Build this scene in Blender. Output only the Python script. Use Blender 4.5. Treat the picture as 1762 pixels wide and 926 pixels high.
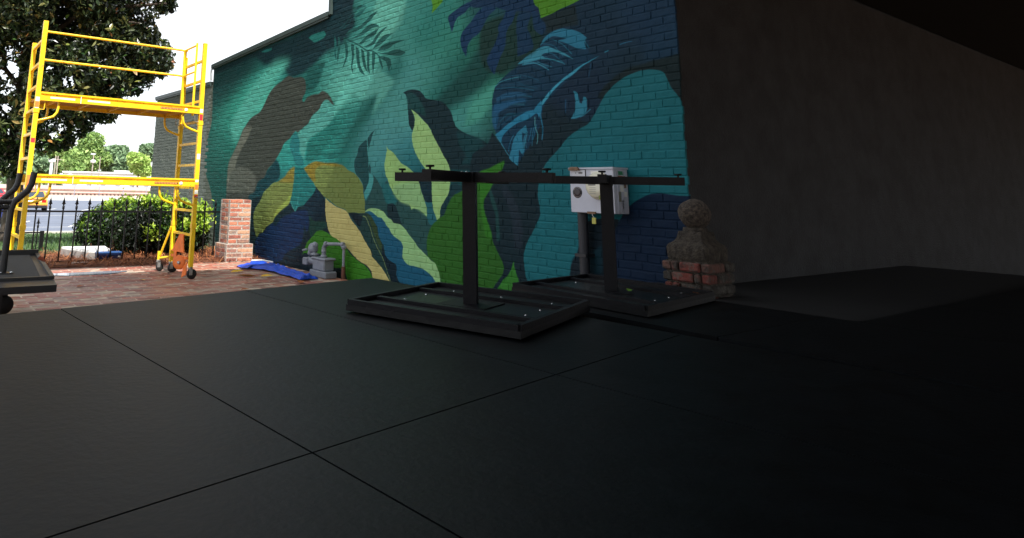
import bpy, math, random
import numpy as np
from mathutils import Vector, Matrix, noise
random.seed(7); rng = np.random.default_rng(7)
scene = bpy.context.scene
for o in list(bpy.data.objects): bpy.data.objects.remove(o)

# ------------------------------------------------------------------ camera
EYE = 1.12
yaw, pitch, roll = (math.radians(a) for a in (33.171, 11.051, 1.381))
fwd = Vector((math.sin(yaw)*math.cos(pitch), math.cos(yaw)*math.cos(pitch), math.sin(pitch)))
rgt0 = Vector((math.cos(yaw), -math.sin(yaw), 0)); up0 = rgt0.cross(fwd)
rgt = math.cos(roll)*rgt0 + math.sin(roll)*up0; up = -math.sin(roll)*rgt0 + math.cos(roll)*up0
cd = bpy.data.cameras.new('camera'); cam = bpy.data.objects.new('camera', cd); scene.collection.objects.link(cam)
cam.matrix_world = Matrix(((rgt.x, up.x, -fwd.x, 0), (rgt.y, up.y, -fwd.y, 0), (rgt.z, up.z, -fwd.z, EYE), (0, 0, 0, 1)))
cd.sensor_width = 36; cd.lens = 36*1138.87/1762
cd.shift_x = 281/1762; cd.shift_y = -356/1762
cd.clip_start = 0.05; cd.clip_end = 9000
scene.camera = cam

# ------------------------------------------------------------------ sky, sun, exposure
SUN_EL, SUN_AZ = 52.0, 188.0         # degrees; azimuth measured from +Y towards +X
w = bpy.data.worlds.new('World'); scene.world = w; w.use_nodes = True
nt = w.node_tree; bgn = nt.nodes['Background']
sky = nt.nodes.new('ShaderNodeTexSky'); sky.sky_type = 'NISHITA'; sky.sun_disc = False
sky.sun_elevation = math.radians(SUN_EL); sky.sun_rotation = math.radians(SUN_AZ)
sky.air_density = 1.0; sky.dust_density = 3.0; sky.ozone_density = 1.0
# thin bright cloud over most of the sky, the same all the way round
tc = nt.nodes.new('ShaderNodeTexCoord'); cn = nt.nodes.new('ShaderNodeTexNoise'); cn.inputs['Scale'].default_value = 2.2; cn.inputs['Detail'].default_value = 5
cr = nt.nodes.new('ShaderNodeMapRange'); cr.inputs['From Min'].default_value = .3; cr.inputs['From Max'].default_value = .7; cr.inputs['To Min'].default_value = .80; cr.inputs['To Max'].default_value = .97
mx = nt.nodes.new('ShaderNodeMix'); mx.data_type = 'RGBA'
nt.links.new(tc.outputs['Generated'], cn.inputs['Vector']); nt.links.new(cn.outputs[0], cr.inputs['Value']); nt.links.new(cr.outputs[0], mx.inputs['Factor'])
nt.links.new(sky.outputs[0], mx.inputs['A']); mx.inputs['B'].default_value = (2.75, 2.80, 2.85, 1)
nt.links.new(mx.outputs['Result'], bgn.inputs[0]); bgn.inputs[1].default_value = 0.15
sd = bpy.data.lights.new('sun', 'SUN'); sd.energy = 2.6; sd.angle = math.radians(0.6); sd.color = (1, .95, .88)
so = bpy.data.objects.new('sun', sd); scene.collection.objects.link(so)
ce = math.cos(math.radians(SUN_EL))
sv = Vector((ce*math.sin(math.radians(SUN_AZ)), ce*math.cos(math.radians(SUN_AZ)), math.sin(math.radians(SUN_EL))))
so.rotation_euler = sv.to_track_quat('Z', 'Y').to_euler()
scene.view_settings.view_transform = 'Standard'; scene.view_settings.look = 'None'
scene.view_settings.exposure = 1.75; scene.view_settings.gamma = 1
scene.render.engine = 'CYCLES'
scene.cycles.max_bounces = 6; scene.cycles.diffuse_bounces = 3; scene.cycles.glossy_bounces = 3
scene.cycles.transparent_max_bounces = 6

# ------------------------------------------------------------------ helpers
def lin(c):
    return tuple(((v/255)/12.92 if v <= 10 else (((v/255)+.055)/1.055)**2.4) for v in c)
def tag(o, label=None, cat=None, group=None, kind=None):
    if label: o['label'] = label
    if cat: o['category'] = cat
    if group: o['group'] = group
    if kind: o['kind'] = kind
    return o
def link(o, parent=None):
    scene.collection.objects.link(o)
    if parent is not None: o.parent = parent
    return o
def thing(name, label, cat, loc=(0, 0, 0), group=None):
    o = bpy.data.objects.new(name, None); link(o); o.location = loc
    o.empty_display_size = .1
    bpy.context.view_layer.update()
    return tag(o, label, cat, group)
class MB:
    def __init__(s): s.v = []; s.f = []; s.sm = []
    def add(s, vs, fs, smooth=False):
        k = len(s.v); s.v += [tuple(v) for v in vs]
        for f in fs: s.f.append(tuple(i+k for i in f)); s.sm.append(smooth)
        return s
    def box(s, a, b, ch=0.0):
        x0, y0, z0 = a; x1, y1, z1 = b
        if ch <= 0:
            vs = [(x, y, z) for z in (z0, z1) for y in (y0, y1) for x in (x0, x1)]
            return s.add(vs, [(0, 2, 3, 1), (4, 5, 7, 6), (0, 1, 5, 4), (2, 6, 7, 3), (0, 4, 6, 2), (1, 3, 7, 5)])
        c = ch; vs = []
        for z, k in ((z0, c), (z0+c, 0), (z1-c, 0), (z1, c)):
            i = [(x0+c, y0+k), (x1-c, y0+k), (x1-k, y0+c), (x1-k, y1-c), (x1-c, y1-k), (x0+c, y1-k), (x0+k, y1-c), (x0+k, y0+c)]
            if k: i = [(x0+c, y0+c), (x1-c, y0+c), (x1-c, y0+c), (x1-c, y1-c), (x1-c, y1-c), (x0+c, y1-c), (x0+c, y1-c), (x0+c, y0+c)]
            vs += [(x, y, z) for x, y in i]
        fs = [(7, 6, 5, 4, 3, 2, 1, 0), (24, 25, 26, 27, 28, 29, 30, 31)]
        for r in range(3):
            for q in range(8): fs.append((r*8+q, r*8+(q+1) % 8, r*8+8+(q+1) % 8, r*8+8+q))
        return s.add(vs, fs)
    def bar(s, p, q, wx, wz, upv=(0, 0, 1)):
        p = Vector(p); q = Vector(q); d = (q-p).normalized(); u = Vector(upv)
        if abs(d.dot(u)) > .98: u = Vector((0, 1, 0))
        r = d.cross(u).normalized(); u = r.cross(d)
        vs = [e+r*a*wx/2+u*b*wz/2 for e in (p, q) for a, b in ((-1, -1), (1, -1), (1, 1), (-1, 1))]
        return s.add(vs, [(0, 1, 2, 3), (7, 6, 5, 4), (0, 4, 5, 1), (1, 5, 6, 2), (2, 6, 7, 3), (3, 7, 4, 0)])
    def tube(s, pts, r, n=10, cap=True):
        pts = [Vector(p) for p in pts]; rs = r if isinstance(r, (list, tuple)) else [r]*len(pts)
        prev = None; vs = []
        for i, p in enumerate(pts):
            d = (pts[min(i+1, len(pts)-1)]-pts[max(i-1, 0)]).normalized()
            if prev is None:
                u = Vector((0, 0, 1)) if abs(d.z) < .9 else Vector((1, 0, 0))
                u = (u-d*u.dot(d)).normalized()
            else: u = (prev-d*prev.dot(d)).normalized()
            prev = u; wv = d.cross(u)
            vs += [p+(u*math.cos(t)+wv*math.sin(t))*rs[i] for t in [2*math.pi*k/n for k in range(n)]]
        fs = [(i*n+k, i*n+(k+1) % n, (i+1)*n+(k+1) % n, (i+1)*n+k) for i in range(len(pts)-1) for k in range(n)]
        s.add(vs, fs, True)
        if cap:
            s.add(vs[:n], [tuple(range(n))[::-1]]); s.add(vs[-n:], [tuple(range(n))])
        return s
    def lathe(s, prof, c=(0, 0, 0), axis=(0, 0, 1), n=24):
        ax = Vector(axis).normalized(); u = Vector((1, 0, 0)) if abs(ax.x) < .9 else Vector((0, 1, 0))
        u = (u-ax*u.dot(ax)).normalized(); wv = ax.cross(u); c = Vector(c)
        vs = [c+ax*h+(u*math.cos(2*math.pi*k/n)+wv*math.sin(2*math.pi*k/n))*r for r, h in prof for k in range(n)]
        fs = [(i*n+k, i*n+(k+1) % n, (i+1)*n+(k+1) % n, (i+1)*n+k) for i in range(len(prof)-1) for k in range(n)]
        fs += [tuple(range(n))[::-1], tuple((len(prof)-1)*n+k for k in range(n))]
        return s.add(vs, fs, True)
    def prism(s, poly, d):
        d = Vector(d); n = len(poly); vs = [Vector(p) for p in poly]+[Vector(p)+d for p in poly]
        return s.add(vs, [tuple(range(n))[::-1], tuple(range(n, 2*n))]+[(i, (i+1) % n, n+(i+1) % n, n+i) for i in range(n)])
    def mesh(s, name, m):
        me = bpy.data.meshes.new(name); me.from_pydata(s.v, [], s.f)
        me.polygons.foreach_set('use_smooth', s.sm); me.update()
        import bmesh
        bm = bmesh.new(); bm.from_mesh(me); bmesh.ops.recalc_face_normals(bm, faces=bm.faces); bm.to_mesh(me); bm.free()
        if m: me.materials.append(m)
        return me
    def build(s, name, m, parent=None, **kw):
        o = bpy.data.objects.new(name, s.mesh(name, m)); link(o)
        if parent is not None:
            o.parent = parent; o.matrix_parent_inverse = parent.matrix_world.inverted()
        return tag(o, **kw)
def arrays(name, V, F, m, parent=None, tone=None, smooth=False, **kw):
    """mesh from numpy arrays, F an (n,k) int array; tone = per-face value stored as an attribute"""
    me = bpy.data.meshes.new(name); n, k = F.shape
    me.vertices.add(len(V)); me.vertices.foreach_set('co', np.asarray(V, dtype=np.float32).ravel())
    me.loops.add(n*k); me.loops.foreach_set('vertex_index', F.astype(np.int32).ravel())
    me.polygons.add(n); me.polygons.foreach_set('loop_start', np.arange(0, n*k, k, dtype=np.int32))
    me.polygons.foreach_set('use_smooth', np.full(n, smooth)); me.update(calc_edges=True)
    if tone is not None:
        a = me.attributes.new('tone', 'FLOAT', 'FACE'); a.data.foreach_set('value', np.asarray(tone, dtype=np.float32))
    me.materials.append(m); o = bpy.data.objects.new(name, me); link(o)
    if parent is not None:
        o.parent = parent; o.matrix_parent_inverse = parent.matrix_world.inverted()
    return tag(o, **kw)
def mat(name, col, rough=.6, metal=0.0, var=0.0, vscale=8.0, bump=0.0, bscale=40.0, col2=None, spec=None, trans=0.0, coat=0.0, wear=None):
    m = bpy.data.materials.new(name); m.use_nodes = True; t = m.node_tree; b = t.nodes['Principled BSDF']
    c = lin(col); b.inputs['Base Color'].default_value = (*c, 1); b.inputs['Roughness'].default_value = rough
    b.inputs['Metallic'].default_value = metal
    if spec is not None: b.inputs['Specular IOR Level'].default_value = spec
    if coat: b.inputs['Coat Weight'].default_value = coat
    if var or col2:
        g = t.nodes.new('ShaderNodeNewGeometry')
        n = t.nodes.new('ShaderNodeTexNoise'); n.inputs['Scale'].default_value = vscale; n.inputs['Detail'].default_value = 6
        n.inputs['Roughness'].default_value = .65
        t.links.new(g.outputs['Position'], n.inputs['Vector'])
        r = t.nodes.new('ShaderNodeValToRGB'); c2 = lin(col2) if col2 else tuple(min(1, v*(1+var)) for v in c)
        c1 = c if col2 else tuple(v*(1-var) for v in c)
        r.color_ramp.elements[0].color = (*c1, 1); r.color_ramp.elements[1].color = (*c2, 1)
        r.color_ramp.elements[0].position = .35; r.color_ramp.elements[1].position = .65
        t.links.new(n.outputs[0], r.inputs[0]); t.links.new(r.outputs[0], b.inputs['Base Color'])
    if wear:                                   # scuffs, chips, rust or smears: (colour, noise scale, how rare 0..1, strength)
        wc, ws, wt, wa = wear
        g3 = t.nodes.new('ShaderNodeNewGeometry'); n3 = t.nodes.new('ShaderNodeTexNoise'); n3.inputs['Scale'].default_value = ws
        n3.inputs['Detail'].default_value = 9; n3.inputs['Roughness'].default_value = .72; t.links.new(g3.outputs['Position'], n3.inputs['Vector'])
        k3 = t.nodes.new('ShaderNodeMapRange'); k3.inputs['From Min'].default_value = wt; k3.inputs['From Max'].default_value = wt+.06; k3.inputs['To Max'].default_value = wa
        t.links.new(n3.outputs[0], k3.inputs['Value'])
        x3 = t.nodes.new('ShaderNodeMix'); x3.data_type = 'RGBA'; t.links.new(k3.outputs[0], x3.inputs['Factor']); x3.inputs['B'].default_value = (*lin(wc), 1)
        src = b.inputs['Base Color'].links
        if src: t.links.new(src[0].from_socket, x3.inputs['A'])
        else: x3.inputs['A'].default_value = (*c, 1)
        t.links.new(x3.outputs['Result'], b.inputs['Base Color'])
        r3 = t.nodes.new('ShaderNodeMapRange'); r3.inputs['To Min'].default_value = rough; r3.inputs['To Max'].default_value = min(1, rough+.35)
        t.links.new(k3.outputs[0], r3.inputs['Value']); t.links.new(r3.outputs[0], b.inputs['Roughness'])
    if bump:
        g2 = t.nodes.new('ShaderNodeNewGeometry'); n2 = t.nodes.new('ShaderNodeTexNoise')
        n2.inputs['Scale'].default_value = bscale; n2.inputs['Detail'].default_value = 5
        t.links.new(g2.outputs['Position'], n2.inputs['Vector'])
        bp = t.nodes.new('ShaderNodeBump'); bp.inputs['Strength'].default_value = bump; bp.inputs['Distance'].default_value = .02
        t.links.new(n2.outputs[0], bp.inputs['Height']); t.links.new(bp.outputs[0], b.inputs['Normal'])
    return m
def ramp_mat(name, stops, rough=.6, source='tone', bump=0.0, bscale=60, trans=0.0, spec=None, mottled=0.0, smear=None):
    """colour picked per piece: from the face attribute 'tone', or from the object's own random number"""
    m = bpy.data.materials.new(name); m.use_nodes = True; t = m.node_tree; b = t.nodes['Principled BSDF']
    if source == 'tone':
        s = t.nodes.new('ShaderNodeAttribute'); s.attribute_name = 'tone'; out = s.outputs['Fac']
    else:
        s = t.nodes.new('ShaderNodeObjectInfo'); out = s.outputs['Random']
    r = t.nodes.new('ShaderNodeValToRGB'); e = r.color_ramp.elements
    while len(e) < len(stops): e.new(.5)
    for el, (p, c) in zip(e, stops): el.position = p; el.color = (*lin(c), 1)
    if mottled:
        g = t.nodes.new('ShaderNodeNewGeometry'); n = t.nodes.new('ShaderNodeTexNoise'); n.inputs['Scale'].default_value = 22
        n.inputs['Detail'].default_value = 6; t.links.new(g.outputs['Position'], n.inputs['Vector'])
        q = t.nodes.new('ShaderNodeMath'); q.operation = 'MULTIPLY_ADD'; q.inputs[1].default_value = mottled; q.inputs[2].default_value = -mottled/2
        a = t.nodes.new('ShaderNodeMath'); a.operation = 'ADD'; a.use_clamp = True
        t.links.new(n.outputs[0], q.inputs[0]); t.links.new(q.outputs[0], a.inputs[0]); t.links.new(out, a.inputs[1]); out = a.outputs[0]
    t.links.new(out, r.inputs[0]); col_out = r.outputs[0]
    if smear:                                  # mortar or lime smeared over the face
        g4 = t.nodes.new('ShaderNodeNewGeometry'); n4 = t.nodes.new('ShaderNodeTexNoise'); n4.inputs['Scale'].default_value = smear[1]; n4.inputs['Detail'].default_value = 8
        n4.inputs['Roughness'].default_value = .7; t.links.new(g4.outputs['Position'], n4.inputs['Vector'])
        k4 = t.nodes.new('ShaderNodeMapRange'); k4.inputs['From Min'].default_value = smear[2]; k4.inputs['From Max'].default_value = smear[2]+.12; k4.inputs['To Max'].default_value = smear[3]
        t.links.new(n4.outputs[0], k4.inputs['Value']); x4 = t.nodes.new('ShaderNodeMix'); x4.data_type = 'RGBA'
        t.links.new(k4.outputs[0], x4.inputs['Factor']); t.links.new(col_out, x4.inputs['A']); x4.inputs['B'].default_value = (*lin(smear[0]), 1); col_out = x4.outputs['Result']
    t.links.new(col_out, b.inputs['Base Color']); b.inputs['Roughness'].default_value = rough
    if spec is not None: b.inputs['Specular IOR Level'].default_value = spec
    if trans:
        tr = t.nodes.new('ShaderNodeBsdfTranslucent'); mx = t.nodes.new('ShaderNodeMixShader'); mx.inputs[0].default_value = trans
        t.links.new(col_out, tr.inputs[0]); t.links.new(b.outputs[0], mx.inputs[1]); t.links.new(tr.outputs[0], mx.inputs[2])
        t.links.new(mx.outputs[0], t.nodes['Material Output'].inputs[0])
    if bump:
        g2 = t.nodes.new('ShaderNodeNewGeometry'); n2 = t.nodes.new('ShaderNodeTexNoise'); n2.inputs['Scale'].default_value = bscale
        t.links.new(g2.outputs['Position'], n2.inputs['Vector'])
        bp = t.nodes.new('ShaderNodeBump'); bp.inputs['Strength'].default_value = bump; bp.inputs['Distance'].default_value = .01
        t.links.new(n2.outputs[0], bp.inputs['Height']); t.links.new(bp.outputs[0], b.inputs['Normal'])
    return m
def leaves(name, C, size, m, parent=None, aspect=.4, droop=.3, tone=None, **kw):
    """folded, pointed leaf blades at centres C (n,3); size per leaf"""
    n = len(C); size = np.broadcast_to(np.asarray(size, float), (n,))
    d = rng.normal(size=(n, 3)); d[:, 2] -= droop; d /= np.linalg.norm(d, axis=1)[:, None]
    nn = rng.normal(size=(n, 3)); nn[:, 2] += 1.2; s = np.cross(d, nn); s /= np.linalg.norm(s, axis=1)[:, None]+1e-9; nn = np.cross(s, d)
    L = size[:, None]; wd = L*aspect/2; fold = .25*wd
    base = C-d*L/2; tip = C+d*L/2-nn*L*.08; m1 = C-d*L*.12; lf = m1+s*wd+nn*fold; rt = m1-s*wd+nn*fold
    m2 = C+d*L*.18; lf2 = m2+s*wd*.85+nn*fold*.7; rt2 = m2-s*wd*.85+nn*fold*.7
    V = np.stack([base, lf, lf2, tip, rt2, rt], 1).reshape(-1, 3); k = np.arange(n)[:, None]*6
    F = np.concatenate([k+np.array([[0, 1, 2, 3]]), k+np.array([[0, 3, 4, 5]])], 0)
    if tone is None: tone = rng.random(n)
    return arrays(name, V, F, m, parent, tone=np.concatenate([tone, tone]), **kw)
MURAL_GROUND = [
 (12435,3230,30,12,18,60,60),(12512,2767,31,12,20,70,68),(11720,3254,28,12,20,62,62),(10951,3368,25,11,18,55,58),
 (12569,2188,31,11,20,75,70),(11977,2154,28,12,35,115,105),(10641,2796,24,10,58,155,138),(10097,3038,22,10,60,160,145),
 (11096,2525,25,10,52,152,132),(11730,2359,28,11,60,165,145),(10376,2513,22,10,95,192,172),(9580,3165,21,10,35,110,105),
 (9809,3399,21,10,18,58,62),(9191,3250,19,9,15,55,60),(8654,3487,18,10,14,44,54),(8987,3059,19,10,20,80,80),
 (8784,2773,18,9,30,110,100),(8542,3102,18,9,50,130,120),(8275,2884,17,8,70,150,140),(7836,3681,16,9,12,45,55),
 (7977,3361,16,9,15,60,65),(7670,3388,15,8,35,110,105),(7381,3499,14,9,50,135,125),(7106,3604,14,8,75,155,145),
 (6833,3305,13,8,85,160,150),(6341,3281,12,8,60,145,135),(5893,3044,10,7,45,130,120),(5487,2897,9,7,55,140,125),
 (7366,3083,14,9,80,160,150),(7645,2796,15,8,75,150,140),(6575,2947,12,7,65,145,135),(7780,2482,15,9,85,165,150),
 (7463,2624,14,8,115,205,188),(7007,2474,13,8,38,118,108),(7268,2268,14,8,33,108,103),(7612,2043,14,8,30,105,100),
 (6810,2299,13,7,80,155,150),(6560,2054,12,7,80,160,155),(6333,2539,12,7,75,155,150),(5893,2551,10,7,70,150,140),
 (5687,2727,10,7,50,135,120),(5590,2307,10,7,45,125,115),(5303,2481,9,7,22,86,82),(5417,2339,10,7,18,70,72),
 (5542,2202,9,6,35,110,105),(5122,2506,9,6,50,140,120),(4952,2356,9,6,30,100,88),(5043,2106,9,7,65,150,130),
 (5220,2010,9,7,75,160,150),(5312,1878,9,6,70,150,145),(5028,2812,9,7,30,95,80),(4863,2561,9,6,25,80,65),
 (4921,1892,9,6,22,70,72),(4614,2735,8,6,22,55,55),(8476,2079,17,9,35,120,110),(7917,2164,16,9,40,130,120),
 (8214,1850,16,8,45,135,125),(7603,1819,15,8,35,115,110),(8044,1636,16,8,40,130,120),(7055,1866,13,7,80,155,155),
 (6800,1851,13,7,80,155,155),(7046,1566,13,8,75,152,152),(6553,1622,12,7,75,150,155),(6300,1578,11,6,42,122,128),
 (8840,1099,18,8,25,108,108),(8866,1445,18,9,48,150,145),(9249,1631,19,10,50,150,140),(8653,933,17,8,25,105,105),
 (6784,1162,12,7,40,110,115),(6433,1373,11,7,30,105,112),(6188,1337,11,7,28,95,105),(11516,1804,27,11,35,110,98),
 (12057,1383,28,11,25,85,78),(12159,946,28,11,25,85,78),(11543,1063,27,11,25,85,78),(10884,872,24,10,15,60,65),
 (10441,1078,22,10,15,70,75),(9599,1180,20,9,18,90,92),(9916,257,21,9,14,42,50),(8770,179,17,8,16,45,55),
 (8107,7,15,8,14,42,50),(7018,619,12,7,35,78,80),(6312,663,11,6,38,82,82),(5697,578,9,6,40,90,60),
 (7002,59,12,7,18,45,55),(3770,2578,6,6,20,50,70),(3082,2549,5,5,25,55,80),(2970,2332,5,5,25,58,82),
 (3476,2418,6,5,24,52,72),(4472,2351,8,6,22,45,55),(4728,1556,8,6,20,45,55),(4280,1649,7,5,20,42,52),
 (3317,2240,5,5,22,48,62),(2963,2092,5,4,22,46,62),(3793,2149,7,5,22,46,66),(4451,2946,8,6,22,50,85),
 (4936,3051,9,6,30,80,90),(5316,1577,9,6,22,60,62),(4821,1039,8,6,20,42,50),(4184,693,6,5,25,90,105),
 (3313,669,5,5,15,36,58),(3255,1549,6,5,28,105,115),(3689,731,5,5,18,34,44),(10822,383,24,10,12,40,46),
 (11945,313,27,11,18,55,55),
]
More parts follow.
